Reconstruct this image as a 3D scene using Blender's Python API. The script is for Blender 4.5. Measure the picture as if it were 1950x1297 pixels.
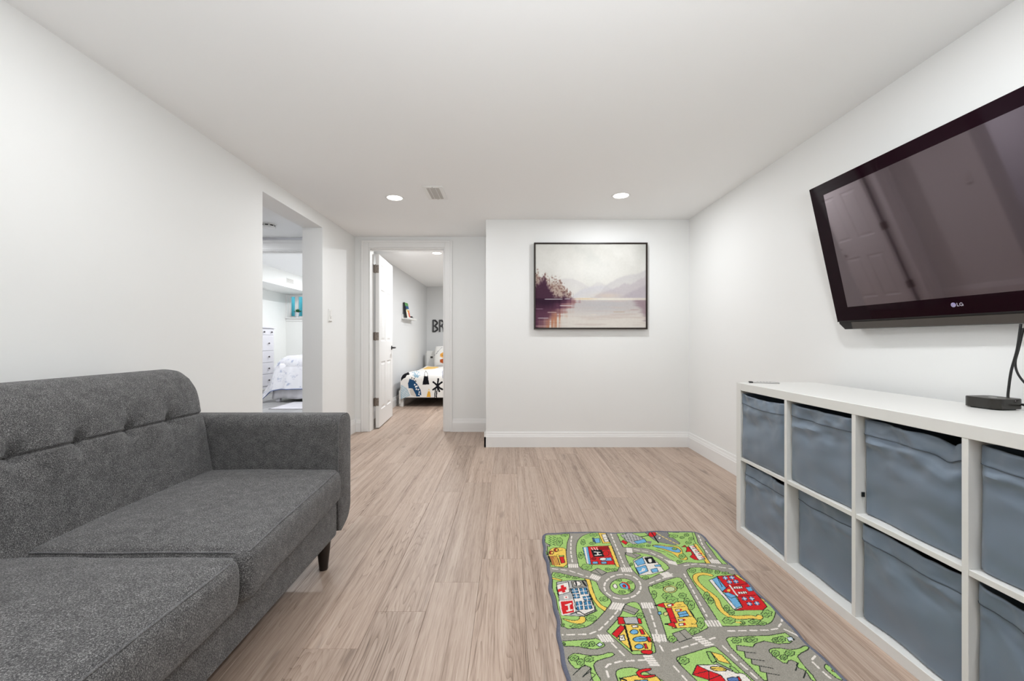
import bpy, bmesh, math, random
import numpy as np
from mathutils import Vector, Matrix, noise as mnoise

# ------------------------------------------------------------------ camera, world, exposure
for o in list(bpy.data.objects):
    bpy.data.objects.remove(o, do_unlink=True)
scene = bpy.context.scene
COL = scene.collection
FPX, CX, CY, CAMZ = 806.0, 969.0, 648.5, 0.99
cam_d = bpy.data.cameras.new('camera')
cam_d.sensor_fit = 'HORIZONTAL'
cam_d.sensor_width = 36.0
cam_d.lens = 36.0 * FPX / 1950.0
cam_d.shift_x = (975.0 - CX) / 1950.0
cam_d.shift_y = 0.0
cam_d.clip_start = 0.02
cam = bpy.data.objects.new('camera', cam_d)
COL.objects.link(cam)
cam.location = (0, 0, CAMZ)
cam.rotation_euler = (math.radians(90), 0, 0)
scene.camera = cam

world = bpy.data.worlds.new('daylight')
scene.world = world
world.use_nodes = True
world.node_tree.nodes['Background'].inputs[0].default_value = (0.80, 0.90, 1.0, 1)
world.node_tree.nodes['Background'].inputs[1].default_value = 1.6

vs = scene.view_settings
vs.view_transform = 'Standard'
vs.look = 'None'
vs.gamma = 1.0
vs.use_curve_mapping = False
vs.exposure = 0.27
POT_W = 8.0           # watts of one recessed ceiling lamp
# the photographer's flash, bounced off the ceiling behind the camera
fl_d = bpy.data.lights.new('bounced_flash', 'AREA')
fl_d.shape = 'DISK'; fl_d.size = 0.5; fl_d.energy = 27.0; fl_d.color = (0.90, 0.95, 1.0); fl_d.spread = math.radians(112)
fl_o = bpy.data.objects.new('bounced_flash', fl_d)
COL.objects.link(fl_o)
fl_o.location = (0.05, -0.75, 1.10)
fl_o.rotation_euler = (math.radians(180 - 42), 0, 0)

# room numbers (metres; x right, y away from the camera, z up)
XL, XR, YB, YB2, YR, ZC = -1.672, 1.676, 3.94, 4.60, -2.6, 2.117
R = random.Random(5)


# ------------------------------------------------------------------ helpers
def ground(px, py, z=0.0):
    y = FPX * (CAMZ - z) / (py - CY)
    return ((px - CX) / FPX * y, y)


def at_x(px, py, x):
    y = FPX * x / (px - CX)
    return Vector((x, y, CAMZ - (py - CY) / FPX * y))


def at_y(px, py, y):
    return Vector(((px - CX) / FPX * y, y, CAMZ - (py - CY) / FPX * y))


def lin(c):
    out = []
    for v in c[:3]:
        v = v / 255.0
        out.append(v / 12.92 if v <= 0.04045 else ((v + 0.055) / 1.055) ** 2.4)
    return tuple(out)


def link(o, parent=None):
    COL.objects.link(o)
    if parent is not None:
        o.parent = parent
    return o


def tag(o, label=None, cat=None, group=None, kind=None):
    if label: o['label'] = label
    if cat: o['category'] = cat
    if group: o['group'] = group
    if kind: o['kind'] = kind
    return o


def thing(name, label, cat, loc=(0, 0, 0), rotz=0.0, group=None, kind=None):
    o = bpy.data.objects.new(name, None)
    o.empty_display_size = 0.05
    link(o)
    o.location = loc
    o.rotation_euler = (0, 0, rotz)
    return tag(o, label, cat, group, kind)


def finish(name, bm, mat, parent=None, smooth=False, off=None, recenter=False, fixn=True):
    """link a bmesh as one mesh object; off is subtracted from every vertex"""
    if off is not None:
        bmesh.ops.translate(bm, verts=bm.verts, vec=-Vector(off))
    loc = None
    if recenter:
        xs = [v.co.x for v in bm.verts]; ys = [v.co.y for v in bm.verts]; zs = [v.co.z for v in bm.verts]
        loc = Vector(((min(xs) + max(xs)) / 2, (min(ys) + max(ys)) / 2, min(zs)))
        bmesh.ops.translate(bm, verts=bm.verts, vec=-loc)
    if fixn:
        bmesh.ops.recalc_face_normals(bm, faces=bm.faces)
    me = bpy.data.meshes.new(name)
    bm.to_mesh(me)
    bm.free()
    if smooth:
        me.polygons.foreach_set('use_smooth', [True] * len(me.polygons))
        if smooth == 'auto':
            me.set_sharp_from_angle(angle=math.radians(35))
    for m in (mat if isinstance(mat, (list, tuple)) else [mat]):
        me.materials.append(m)
    o = bpy.data.objects.new(name, me)
    link(o, parent)
    if loc is not None:
        o.location = loc
    return o


def add_box(bm, x0, x1, y0, y1, z0, z1, bevel=0.0, seg=1):
    r = bmesh.ops.create_cube(bm, size=1.0)
    vs_ = r['verts']
    bmesh.ops.scale(bm, vec=(x1 - x0, y1 - y0, z1 - z0), verts=vs_)
    bmesh.ops.translate(bm, vec=((x0 + x1) / 2, (y0 + y1) / 2, (z0 + z1) / 2), verts=vs_)
    if bevel > 0:
        es = list({e for v in vs_ for e in v.link_edges})
        bmesh.ops.bevel(bm, geom=es, offset=bevel, segments=seg, profile=0.5, affect='EDGES')
    return bm


def box(name, b, mat, parent=None, bevel=0.0, seg=1, off=None, recenter=False):
    bm = bmesh.new()
    add_box(bm, *b, bevel=bevel, seg=seg)
    return finish(name, bm, mat, parent, off=off, recenter=recenter, smooth='auto' if seg > 1 else False)


def add_lathe(bm, prof, n=24, center=(0, 0, 0), axis='z'):
    """prof: list of (r, h)"""
    rings = []
    for r, h in prof:
        ring = []
        for i in range(n):
            a = 2 * math.pi * i / n
            p = (r * math.cos(a), r * math.sin(a), h)
            if axis == 'x': p = (p[2], p[0], p[1])
            if axis == 'y': p = (p[0], p[2], p[1])
            ring.append(bm.verts.new(Vector(p) + Vector(center)))
        rings.append(ring)
    for a, b in zip(rings, rings[1:]):
        for i in range(n):
            bm.faces.new((a[i], a[(i + 1) % n], b[(i + 1) % n], b[i]))
    bm.faces.new(rings[0][::-1])
    bm.faces.new(rings[-1])
    return bm


def spline(pts, n=8):
    """Catmull-Rom through points"""
    pts = [Vector(p) for p in pts]
    P = [pts[0] * 2 - pts[1]] + pts + [pts[-1] * 2 - pts[-2]]
    out = []
    for i in range(1, len(P) - 2):
        for k in range(n):
            t = k / n
            a, b, c, d = P[i - 1], P[i], P[i + 1], P[i + 2]
            out.append(0.5 * ((2 * b) + (c - a) * t + (2 * a - 5 * b + 4 * c - d) * t * t + (3 * b - a - 3 * c + d) * t ** 3))
    out.append(pts[-1])
    return out


def add_tube(bm, pts, r, n=8, closed=False):
    pts = [Vector(p) for p in pts]
    rings = []
    up = Vector((0, 0, 1))
    N = len(pts)
    prev = None
    for i, p in enumerate(pts):
        a = pts[(i - 1) % N] if (closed or i > 0) else p
        b = pts[(i + 1) % N] if (closed or i < N - 1) else p
        t = (b - a).normalized()
        if prev is None:
            s = t.cross(up)
            if s.length < 0.1: s = t.cross(Vector((1, 0, 0)))
        else:
            s = prev - t * prev.dot(t)
        s.normalize()
        prev = s
        u = s.cross(t)
        rad = r[i] if isinstance(r, (list, tuple)) else r
        rings.append([bm.verts.new(p + (s * math.cos(2 * math.pi * k / n) + u * math.sin(2 * math.pi * k / n)) * rad) for k in range(n)])
    pairs = list(zip(rings, rings[1:]))
    if closed: pairs.append((rings[-1], rings[0]))
    for a, b in pairs:
        for k in range(n):
            bm.faces.new((a[k], a[(k + 1) % n], b[(k + 1) % n], b[k]))
    if not closed:
        bm.faces.new(rings[0][::-1]); bm.faces.new(rings[-1])
    return bm


def add_grid(bm, P):
    """P[i][j] vectors -> quads"""
    V = [[bm.verts.new(p) for p in row] for row in P]
    for i in range(len(V) - 1):
        for j in range(len(V[0]) - 1):
            bm.faces.new((V[i][j], V[i + 1][j], V[i + 1][j + 1], V[i][j + 1]))
    return V


def add_sweep(bm, prof, p0, p1, nrm):
    """closed profile [(d out of wall, z)] swept from p0 to p1 (xy); nrm = xy direction out of the wall"""
    a = [bm.verts.new((p0[0] + nrm[0] * d, p0[1] + nrm[1] * d, z)) for d, z in prof]
    b = [bm.verts.new((p1[0] + nrm[0] * d, p1[1] + nrm[1] * d, z)) for d, z in prof]
    n = len(prof)
    for i in range(n):
        bm.faces.new((a[i], a[(i + 1) % n], b[(i + 1) % n], b[i]))
    bm.faces.new(a[::-1]); bm.faces.new(b)


def soft_box(hx, hy, hz, r, n=(24, 24, 10), fn=None):
    """rounded box around the origin, subdivided, fn(Vector)->Vector for shaping"""
    bm = bmesh.new()
    cache = {}
    def vert(p):
        k = (round(p[0], 6), round(p[1], 6), round(p[2], 6))
        if k not in cache:
            core = Vector((max(-hx + r, min(hx - r, p[0])), max(-hy + r, min(hy - r, p[1])), max(-hz + r, min(hz - r, p[2]))))
            d = Vector(p) - core
            q = core + d.normalized() * r if d.length > 1e-9 else Vector(p)
            if fn: q = fn(q)
            cache[k] = bm.verts.new(q)
        return cache[k]
    H = (hx, hy, hz)
    def lines(h, m):
        m = max(m, 4)
        inner = [-h + r + (2 * h - 2 * r) * i / m for i in range(m + 1)]
        edge = [r * math.tan(math.pi / 4 * k / 3) for k in (1, 2, 3)]
        return [-(h - r) - e for e in edge[::-1]] + inner + [(h - r) + e for e in edge]
    L = [lines(H[i], n[i]) for i in range(3)]
    for ax in range(3):
        a, b = (ax + 1) % 3, (ax + 2) % 3
        for s in (-1, 1):
            for i in range(len(L[a]) - 1):
                for j in range(len(L[b]) - 1):
                    q = []
                    for (u, v) in ((L[a][i], L[b][j]), (L[a][i + 1], L[b][j]), (L[a][i + 1], L[b][j + 1]), (L[a][i], L[b][j + 1])):
                        p = [0, 0, 0]; p[ax] = s * H[ax]; p[a] = u; p[b] = v
                        q.append(vert(p))
                    if s < 0: q = q[::-1]
                    try: bm.faces.new(q)
                    except ValueError: pass
    return bm


# ------------------------------------------------------------------ materials
def new_mat(name):
    m = bpy.data.materials.new(name)
    m.use_nodes = True
    nt = m.node_tree
    b = nt.nodes['Principled BSDF']
    return m, nt, b


def N(nt, t, **kw):
    n = nt.nodes.new(t)
    for k, v in kw.items():
        setattr(n, k, v)
    return n


def mat_plain(name, rgb, rough=0.5, spec=0.5, metal=0.0, noise=None, bump=None, emit=None, ior=None, sheen=0.0, coat=0.0):
    """noise=(scale, amount) tints the colour; bump=(scale, strength, distance)"""
    m, nt, b = new_mat(name)
    c = lin(rgb) + (1,)
    b.inputs['Base Color'].default_value = c
    b.inputs['Roughness'].default_value = rough
    b.inputs['Specular IOR Level'].default_value = spec
    b.inputs['Metallic'].default_value = metal
    if ior: b.inputs['IOR'].default_value = ior
    if sheen: b.inputs['Sheen Weight'].default_value = sheen
    if coat: b.inputs['Coat Weight'].default_value = coat
    if emit:
        b.inputs['Emission Color'].default_value = lin(emit[0]) + (1,)
        b.inputs['Emission Strength'].default_value = emit[1]
    tc = N(nt, 'ShaderNodeTexCoord')
    if noise:
        tx = N(nt, 'ShaderNodeTexNoise'); tx.inputs['Scale'].default_value = noise[0]; tx.inputs['Detail'].default_value = 4
        nt.links.new(tc.outputs['Object'], tx.inputs['Vector'])
        mx = N(nt, 'ShaderNodeMix', data_type='RGBA', blend_type='MIX')
        mx.inputs['A'].default_value = tuple(v * (1 - noise[1]) for v in c[:3]) + (1,)
        mx.inputs['B'].default_value = tuple(min(1, v * (1 + noise[1])) for v in c[:3]) + (1,)
        nt.links.new(tx.outputs['Fac'], mx.inputs['Factor'])
        nt.links.new(mx.outputs['Result'], b.inputs['Base Color'])
    if bump:
        tx = N(nt, 'ShaderNodeTexNoise'); tx.inputs['Scale'].default_value = bump[0]; tx.inputs['Detail'].default_value = 3
        nt.links.new(tc.outputs['Object'], tx.inputs['Vector'])
        bp = N(nt, 'ShaderNodeBump'); bp.inputs['Strength'].default_value = bump[1]; bp.inputs['Distance'].default_value = bump[2]
        nt.links.new(tx.outputs['Fac'], bp.inputs['Height'])
        nt.links.new(bp.outputs['Normal'], b.inputs['Normal'])
    return m


def mat_vcol(name, rough=0.9, spec=0.2, bump=None, sheen=0.0, mott=None):
    m, nt, b = new_mat(name)
    at = N(nt, 'ShaderNodeVertexColor', layer_name='Col')
    b.inputs['Roughness'].default_value = rough
    b.inputs['Specular IOR Level'].default_value = spec
    if sheen: b.inputs['Sheen Weight'].default_value = sheen
    src = at.outputs['Color']
    tc = N(nt, 'ShaderNodeTexCoord')
    if mott:
        tx = N(nt, 'ShaderNodeTexNoise'); tx.inputs['Scale'].default_value = mott[0]; tx.inputs['Detail'].default_value = 2
        nt.links.new(tc.outputs['Object'], tx.inputs['Vector'])
        mr = N(nt, 'ShaderNodeMapRange'); mr.inputs['From Min'].default_value = 0.3; mr.inputs['From Max'].default_value = 0.7
        mr.inputs['To Min'].default_value = 1 - mott[1]; mr.inputs['To Max'].default_value = 1 + mott[1]
        nt.links.new(tx.outputs['Fac'], mr.inputs['Value'])
        mx = N(nt, 'ShaderNodeMix', data_type='RGBA', blend_type='MULTIPLY'); mx.inputs['Factor'].default_value = 1
        nt.links.new(src, mx.inputs['A']); nt.links.new(mr.outputs['Result'], mx.inputs['B'])
        src = mx.outputs['Result']
    nt.links.new(src, b.inputs['Base Color'])
    if bump:
        tx = N(nt, 'ShaderNodeTexNoise'); tx.inputs['Scale'].default_value = bump[0]
        nt.links.new(tc.outputs['Object'], tx.inputs['Vector'])
        bp = N(nt, 'ShaderNodeBump'); bp.inputs['Strength'].default_value = bump[1]; bp.inputs['Distance'].default_value = bump[2]
        nt.links.new(tx.outputs['Fac'], bp.inputs['Height']); nt.links.new(bp.outputs['Normal'], b.inputs['Normal'])
    return m


def ramp(nt, fac, stops):
    r = N(nt, 'ShaderNodeValToRGB')
    while len(r.color_ramp.elements) < len(stops):
        r.color_ramp.elements.new(0.5)
    for e, (p, c) in zip(r.color_ramp.elements, stops):
        e.position = p
        e.color = lin(c) + (1,)
    nt.links.new(fac, r.inputs['Fac'])
    return r.outputs['Color']


def mat_planks(name, stops, dark, tint=0.10, rough=0.42):
    """wood-look vinyl: grain runs along the object's y, every plank shifted by its own random number"""
    m, nt, b = new_mat(name)
    L = nt.links.new
    tc = N(nt, 'ShaderNodeTexCoord')
    oi = N(nt, 'ShaderNodeObjectInfo')
    mul = N(nt, 'ShaderNodeVectorMath', operation='SCALE'); mul.inputs['Scale'].default_value = 37.0
    cmb = N(nt, 'ShaderNodeCombineXYZ')
    L(oi.outputs['Random'], cmb.inputs[0]); L(oi.outputs['Random'], cmb.inputs[1]); L(oi.outputs['Random'], cmb.inputs[2])
    L(cmb.outputs[0], mul.inputs[0])
    add = N(nt, 'ShaderNodeVectorMath', operation='ADD')
    L(tc.outputs['Object'], add.inputs[0]); L(mul.outputs[0], add.inputs[1])
    def mp(scale):
        k = N(nt, 'ShaderNodeMapping'); k.inputs['Scale'].default_value = scale
        L(add.outputs[0], k.inputs['Vector']); return k.outputs[0]
    # broad figure: contour lines of a smooth stretched noise make cathedrals and knots
    n1 = N(nt, 'ShaderNodeTexNoise'); n1.inputs['Scale'].default_value = 1.0; n1.inputs['Detail'].default_value = 1.5
    L(mp((9.0, 0.75, 1)), n1.inputs['Vector'])
    k1 = N(nt, 'ShaderNodeMath', operation='MULTIPLY'); k1.inputs[1].default_value = 34.0
    L(n1.outputs['Fac'], k1.inputs[0])
    fr = N(nt, 'ShaderNodeMath', operation='FRACT'); L(k1.outputs[0], fr.inputs[0])
    # fine pores
    n2 = N(nt, 'ShaderNodeTexNoise'); n2.inputs['Scale'].default_value = 1.0; n2.inputs['Detail'].default_value = 5; n2.inputs['Roughness'].default_value = 0.65
    L(mp((150, 3.2, 1)), n2.inputs['Vector'])
    # soft streaks
    n3 = N(nt, 'ShaderNodeTexNoise'); n3.inputs['Scale'].default_value = 1.0; n3.inputs['Detail'].default_value = 3
    L(mp((34, 0.8, 1)), n3.inputs['Vector'])
    # knots / dark blots
    n4 = N(nt, 'ShaderNodeTexNoise'); n4.inputs['Scale'].default_value = 1.0; n4.inputs['Detail'].default_value = 2
    L(mp((16, 3.6, 1)), n4.inputs['Vector'])
    pw = N(nt, 'ShaderNodeMath', operation='POWER'); pw.inputs[1].default_value = 3.5; L(fr.outputs[0], pw.inputs[0])
    n5 = N(nt, 'ShaderNodeTexNoise'); n5.inputs['Scale'].default_value = 1.0; n5.inputs['Detail'].default_value = 2
    L(mp((420, 14, 1)), n5.inputs['Vector'])
    n6 = N(nt, 'ShaderNodeTexNoise'); n6.inputs['Scale'].default_value = 1.0; n6.inputs['Detail'].default_value = 1
    L(mp((5, 0.9, 1)), n6.inputs['Vector'])
    n6r = N(nt, 'ShaderNodeMapRange'); n6r.inputs['From Min'].default_value = 0.45; n6r.inputs['From Max'].default_value = 0.7; L(n6.outputs['Fac'], n6r.inputs['Value'])
    rg_ = N(nt, 'ShaderNodeMath', operation='MULTIPLY'); L(pw.outputs[0], rg_.inputs[0]); L(n6r.outputs[0], rg_.inputs[1])
    a0 = N(nt, 'ShaderNodeMath', operation='MULTIPLY'); a0.inputs[1].default_value = -0.20; L(rg_.outputs[0], a0.inputs[0])
    a = N(nt, 'ShaderNodeMath', operation='MULTIPLY_ADD'); a.inputs[1].default_value = 0.34; L(n5.outputs['Fac'], a.inputs[0]); L(a0.outputs[0], a.inputs[2])
    a2 = N(nt, 'ShaderNodeMath', operation='MULTIPLY_ADD'); a2.inputs[1].default_value = 0.62; L(n2.outputs['Fac'], a2.inputs[0]); L(a.outputs[0], a2.inputs[2])
    a3 = N(nt, 'ShaderNodeMath', operation='MULTIPLY_ADD'); a3.inputs[1].default_value = 0.5; L(n3.outputs['Fac'], a3.inputs[0]); L(a2.outputs[0], a3.inputs[2])
    col = ramp(nt, a3.outputs[0], stops)
    kr = N(nt, 'ShaderNodeMapRange'); kr.inputs['From Min'].default_value = 0.66; kr.inputs['From Max'].default_value = 0.80
    L(n4.outputs['Fac'], kr.inputs['Value'])
    km = N(nt, 'ShaderNodeMath', operation='MULTIPLY'); L(kr.outputs[0], km.inputs[0]); L(n2.outputs['Fac'], km.inputs[1])
    mx = N(nt, 'ShaderNodeMix', data_type='RGBA'); mx.inputs['B'].default_value = lin(dark) + (1,)
    L(km.outputs[0], mx.inputs['Factor']); L(col, mx.inputs['A'])
    tr = N(nt, 'ShaderNodeMapRange'); tr.inputs['To Min'].default_value = 1 - tint; tr.inputs['To Max'].default_value = 1 + tint * 0.6
    L(oi.outputs['Random'], tr.inputs['Value'])
    mt = N(nt, 'ShaderNodeMix', data_type='RGBA', blend_type='MULTIPLY'); mt.inputs['Factor'].default_value = 1
    L(mx.outputs['Result'], mt.inputs['A']); L(tr.outputs[0], mt.inputs['B'])
    L(mt.outputs['Result'], b.inputs['Base Color'])
    b.inputs['Roughness'].default_value = rough
    b.inputs['Specular IOR Level'].default_value = 0.35
    bp = N(nt, 'ShaderNodeBump'); bp.inputs['Strength'].default_value = 0.25; bp.inputs['Distance'].default_value = 0.0006
    L(n2.outputs['Fac'], bp.inputs['Height']); L(bp.outputs['Normal'], b.inputs['Normal'])
    return m


def mat_tweed(name, dark, mid, light):
    m, nt, b = new_mat(name)
    L = nt.links.new
    tc = N(nt, 'ShaderNodeTexCoord')
    def nz(scale, det=2):
        mp = N(nt, 'ShaderNodeMapping'); mp.inputs['Scale'].default_value = scale
        L(tc.outputs['Object'], mp.inputs['Vector'])
        t = N(nt, 'ShaderNodeTexNoise'); t.inputs['Scale'].default_value = 1; t.inputs['Detail'].default_value = det
        L(mp.outputs[0], t.inputs['Vector']); return t.outputs['Fac']
    f1 = nz((820, 820, 280), 2)     # warp threads
    f2 = nz((330, 330, 980), 2)     # weft threads
    f3 = nz((30, 30, 30), 3)        # melange patches
    s = N(nt, 'ShaderNodeMath', operation='ADD'); L(f1, s.inputs[0]); L(f2, s.inputs[1])
    s2 = N(nt, 'ShaderNodeMath', operation='MULTIPLY_ADD'); s2.inputs[1].default_value = 0.22; L(f3, s2.inputs[0]); L(s.outputs[0], s2.inputs[2])
    s3 = N(nt, 'ShaderNodeMath', operation='MULTIPLY'); s3.inputs[1].default_value = 0.444; L(s2.outputs[0], s3.inputs[0])
    col = ramp(nt, s3.outputs[0], [(0.34, dark), (0.5, mid), (0.66, light)])
    L(col, b.inputs['Base Color'])
    b.inputs['Roughness'].default_value = 0.95
    b.inputs['Specular IOR Level'].default_value = 0.15
    b.inputs['Sheen Weight'].default_value = 0.15
    bp = N(nt, 'ShaderNodeBump'); bp.inputs['Strength'].default_value = 0.5; bp.inputs['Distance'].default_value = 0.002
    L(s.outputs[0], bp.inputs['Height']); L(bp.outputs['Normal'], b.inputs['Normal'])
    return m


M = {}
M['wall'] = mat_plain('wall_paint_white', (241, 241, 239), 0.6, 0.25, bump=(180, 0.05, 0.0005))
M['wall_hall'] = mat_plain('wall_paint_hall', (238, 238, 242), 0.6, 0.25)
M['wall_kid'] = mat_plain('wall_paint_light_grey', (222, 222, 221), 0.6, 0.25)
M['wall_bed'] = mat_plain('wall_paint_warm_white', (245, 245, 242), 0.6, 0.25)
M['ceil'] = mat_plain('ceiling_paint', (249, 249, 248), 0.7, 0.2, bump=(120, 0.05, 0.0006))
M['trim'] = mat_plain('trim_gloss_white', (240, 239, 237), 0.35, 0.45)
M['door'] = mat_plain('door_paint_white', (242, 241, 239), 0.38, 0.45)
M['sub'] = mat_plain('subfloor_dark', (60, 50, 44), 0.9)
M['plank'] = mat_planks('vinyl_plank_oak', [(0.44, (110, 90, 77)), (0.60, (159, 137, 121)), (0.74, (180, 158, 142)), (0.90, (194, 175, 160))], (84, 69, 59))
M['plank_b'] = mat_planks('vinyl_plank_oak_cool_lit', [(0.44, (104, 102, 102)), (0.60, (128, 127, 127)), (0.74, (142, 141, 141)), (0.90, (154, 153, 153))], (96, 94, 92))  # same vinyl as the main floor; cool light is put into the greyer tones
M['tweed'] = mat_tweed('sofa_tweed_grey', (32, 31, 32), (86, 85, 85), (176, 174, 172))
M['piping'] = mat_tweed('sofa_piping_grey', (60, 59, 60), (104, 103, 104), (150, 149, 148))
M['leg'] = mat_plain('dark_walnut', (26, 17, 13), 0.3, 0.5, noise=(30, 0.4))
M['melamine'] = mat_plain('white_melamine', (227, 226, 222), 0.38, 0.4, bump=(60, 0.04, 0.0004))
M['bin'] = mat_plain('slate_fabric', (109, 123, 138), 0.40, 0.55, bump=(900, 0.12, 0.0004), sheen=0.15, noise=(6, 0.06))
M['bin_in'] = mat_plain('slate_lining', (62, 69, 78), 0.9)
M['black'] = mat_plain('black_plastic', (10, 10, 10), 0.35, 0.5)
M['tv_bezel'] = mat_plain('gloss_black_bezel', (22, 3, 12), 0.05, 0.22, ior=1.30)
M['tv_screen'] = mat_plain('plasma_glass', (30, 19, 25), 0.04, 0.5, ior=2.2)
M['tv_screen'].node_tree.nodes['Principled BSDF'].inputs['Specular Tint'].default_value = (1.0, 0.84, 0.90, 1)
M['tv_chin'] = mat_plain('smoky_grey_plastic', (70, 66, 62), 0.22, 0.5)
M['tv_back'] = mat_plain('matte_black_shell', (18, 17, 17), 0.6)
M['logo'] = mat_plain('silver_print', (196, 190, 204), 0.4)
M['logo2'] = mat_plain('lilac_print', (150, 140, 190), 0.4)
M['box_side'] = mat_plain('gloss_dark_plastic', (36, 33, 28), 0.15, 0.5)
M['box_top'] = mat_plain('matte_dark_plastic', (58, 54, 49), 0.45, 0.4)
M['cable'] = mat_plain('cable_rubber', (14, 14, 14), 0.5)
M['silver'] = mat_plain('brushed_silver', (190, 188, 186), 0.4, metal=0.4)
M['hinge'] = mat_plain('satin_nickel', (150, 140, 132), 0.38, metal=0.85)
M['frame'] = mat_plain('dark_bronze_frame', (44, 34, 28), 0.4, 0.4)
M['lens'] = mat_plain('lamp_lens', (255, 253, 246), 0.5, emit=((255, 252, 244), 9.0))
M['white_pl'] = mat_plain('white_plastic', (240, 239, 236), 0.35)
M['grille'] = mat_plain('vent_louvre_grey', (196, 192, 186), 0.5)
M['duct'] = mat_plain('duct_dark', (60, 56, 52), 0.8)
M['dresser'] = mat_plain('dresser_white_stain', (212, 210, 215), 0.45, noise=(8, 0.02))
M['knob'] = mat_plain('bronze_knob', (62, 56, 58), 0.35, metal=0.5)
M['skirt'] = mat_plain('bed_skirt_cotton', (220, 218, 222), 0.9, 0.1, noise=(20, 0.03))
M['pot'] = mat_plain('galvanised_pot', (205, 207, 212), 0.45)
M['leaf'] = mat_plain('leaf_green', (52, 112, 70), 0.5, noise=(30, 0.3))
M['leaf_out'] = mat_plain('leaf_outside', (70, 150, 130), 0.6, noise=(20, 0.3))
M['well'] = mat_plain('teal_window_well', (96, 190, 200), 0.7, noise=(7, 0.12))
M['rug_b'] = mat_plain('pale_rug', (190, 188, 193), 0.95, 0.1, noise=(9, 0.14))
M['rug_bd'] = mat_plain('pale_rug_border', (120, 116, 120), 0.95, 0.1)
M['toy'] = mat_plain('dark_toy_plastic', (34, 33, 36), 0.4)
M['paper'] = mat_plain('paper_pages', (226, 222, 212), 0.8)
M['letter'] = mat_plain('letter_black', (26, 26, 28), 0.5)
M['letter2'] = mat_plain('letter_grey_inlay', (150, 150, 150), 0.5)
M['vcol'] = mat_vcol('printed_surface', 0.75, 0.2)
M['vcol_rug'] = mat_vcol('printed_pile', 0.95, 0.1, bump=(700, 0.5, 0.002), mott=(420, 0.24))
M['vcol_cloth'] = mat_vcol('printed_cotton', 0.9, 0.1)
# glass that lets daylight through
m, nt, b = new_mat('window_glass')
b.inputs['Base Color'].default_value = (0.93, 0.98, 1.0, 1)
b.inputs['Roughness'].default_value = 0.0
b.inputs['Transmission Weight'].default_value = 1.0
b.inputs['IOR'].default_value = 1.05
M['glass'] = m


# ------------------------------------------------------------------ the room shell
def multi_box(name, boxes, mat, label, cat, bevel=0.0, kind='structure'):
    bm = bmesh.new()
    for b in boxes:
        add_box(bm, *b, bevel=bevel)
    o = finish(name, bm, mat, recenter=True)
    return tag(o, label, cat, kind=kind)


T = 0.18
OY0, OY1, OZ = 2.873, 3.796, 2.003         # opening in the left wall
DX0, DX1, DZ = -1.520, -0.696, 2.000       # doorway to the small bedroom
HX0, HX1, HZ = -2.86, -2.10, 1.979         # doorway from hall to the large bedroom
multi_box('wall_left', [(XL - T, XL, YR, OY0, 0, ZC), (XL - T, XL, OY0, OY1, OZ, ZC), (XL - T, XL, OY1, YB2, 0, ZC)],
          M['wall'], 'long white painted wall behind the grey sofa with a tall opening', 'wall')
multi_box('wall_right', [(XR, XR + 0.12, YR, YB + 0.1, 0, ZC)], M['wall'], 'white painted wall behind the television and cube shelf', 'wall')
multi_box('wall_back', [(-0.213, XR + 0.12, YB, YB + 0.66 + 0.12, 0, ZC)], M['wall'], 'white painted wall block carrying the framed lake painting', 'wall')
multi_box('wall_doorway', [(-1.86, DX0, YB2, YB2 + 0.12, 0, ZC), (DX0, DX1, YB2, YB2 + 0.12, DZ, ZC), (DX1, -0.213, YB2, YB2 + 0.12, 0, ZC)],
          M['wall'], 'recessed pale wall around the doorway to the small bedroom', 'wall')
multi_box('wall_rear', [(XL - T, XR + 0.12, YR - 0.12, YR, 0, ZC)], M['wall'], 'white painted wall behind the camera', 'wall')
multi_box('ceiling', [(XL - T, XR + 0.12, YR, YB2 + 0.12, ZC, ZC + 0.1)], M['ceil'], 'flat white ceiling of the main room with recessed lamps', 'ceiling')
# hall
multi_box('ceiling_hall', [(-4.0, XL - T, 1.6, YB2 + 0.04, ZC + 0.0, ZC + 0.1)], M['ceil'], 'grey-white hall ceiling seen through the tall opening', 'ceiling')
multi_box('wall_hall_far', [(-4.0, HX0, YB2 + 0.04, YB2 + 0.16, 0, ZC), (HX0, HX1, YB2 + 0.04, YB2 + 0.16, HZ, ZC), (HX1, -1.86, YB2 + 0.04, YB2 + 0.16, 0, ZC)],
          M['wall_hall'], 'hall wall around the doorway of the large bedroom', 'wall')
multi_box('wall_hall_side', [(-4.12, -4.0, 1.6, YB2 + 0.16, 0, ZC + 0.1)], M['wall_hall'], 'hall side wall hidden left of the opening', 'wall')
multi_box('wall_hall_near', [(-4.12, XL - T, 1.48, 1.6, 0, ZC + 0.1)], M['wall_hall'], 'hall end wall hidden behind the sofa wall', 'wall')
# large bedroom
BX0, BX1, BY0, BY1, BZ = -4.95, -1.90, YB2 + 0.16, 9.40, 2.30
multi_box('wall_bedroom_left', [(BX0 - 0.1, BX0, BY0, BY1 + 0.1, 0, BZ)], M['wall_bed'], 'bright white bedroom wall behind the chest of drawers', 'wall')
multi_box('wall_bedroom_right', [(BX1, BX1 + 0.06, BY0, BY1 + 0.1, 0, BZ)], M['wall_bed'], 'bedroom wall on the far side of the floral bed', 'wall')
multi_box('wall_bedroom_front', [(BX0 - 0.1, -4.0, BY0 - 0.12, BY0, 0, BZ), (-4.0, BX1, BY0 - 0.12, BY0, ZC + 0.1, BZ)], M['wall_bed'], 'bedroom wall returning beside the hall doorway', 'wall')
multi_box('ceiling_bedroom', [(BX0 - 0.1, BX1 + 0.06, BY0 - 0.12, BY1 + 0.1, BZ, BZ + 0.1)], M['ceil'], 'white ceiling of the large bedroom', 'ceiling')
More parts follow.
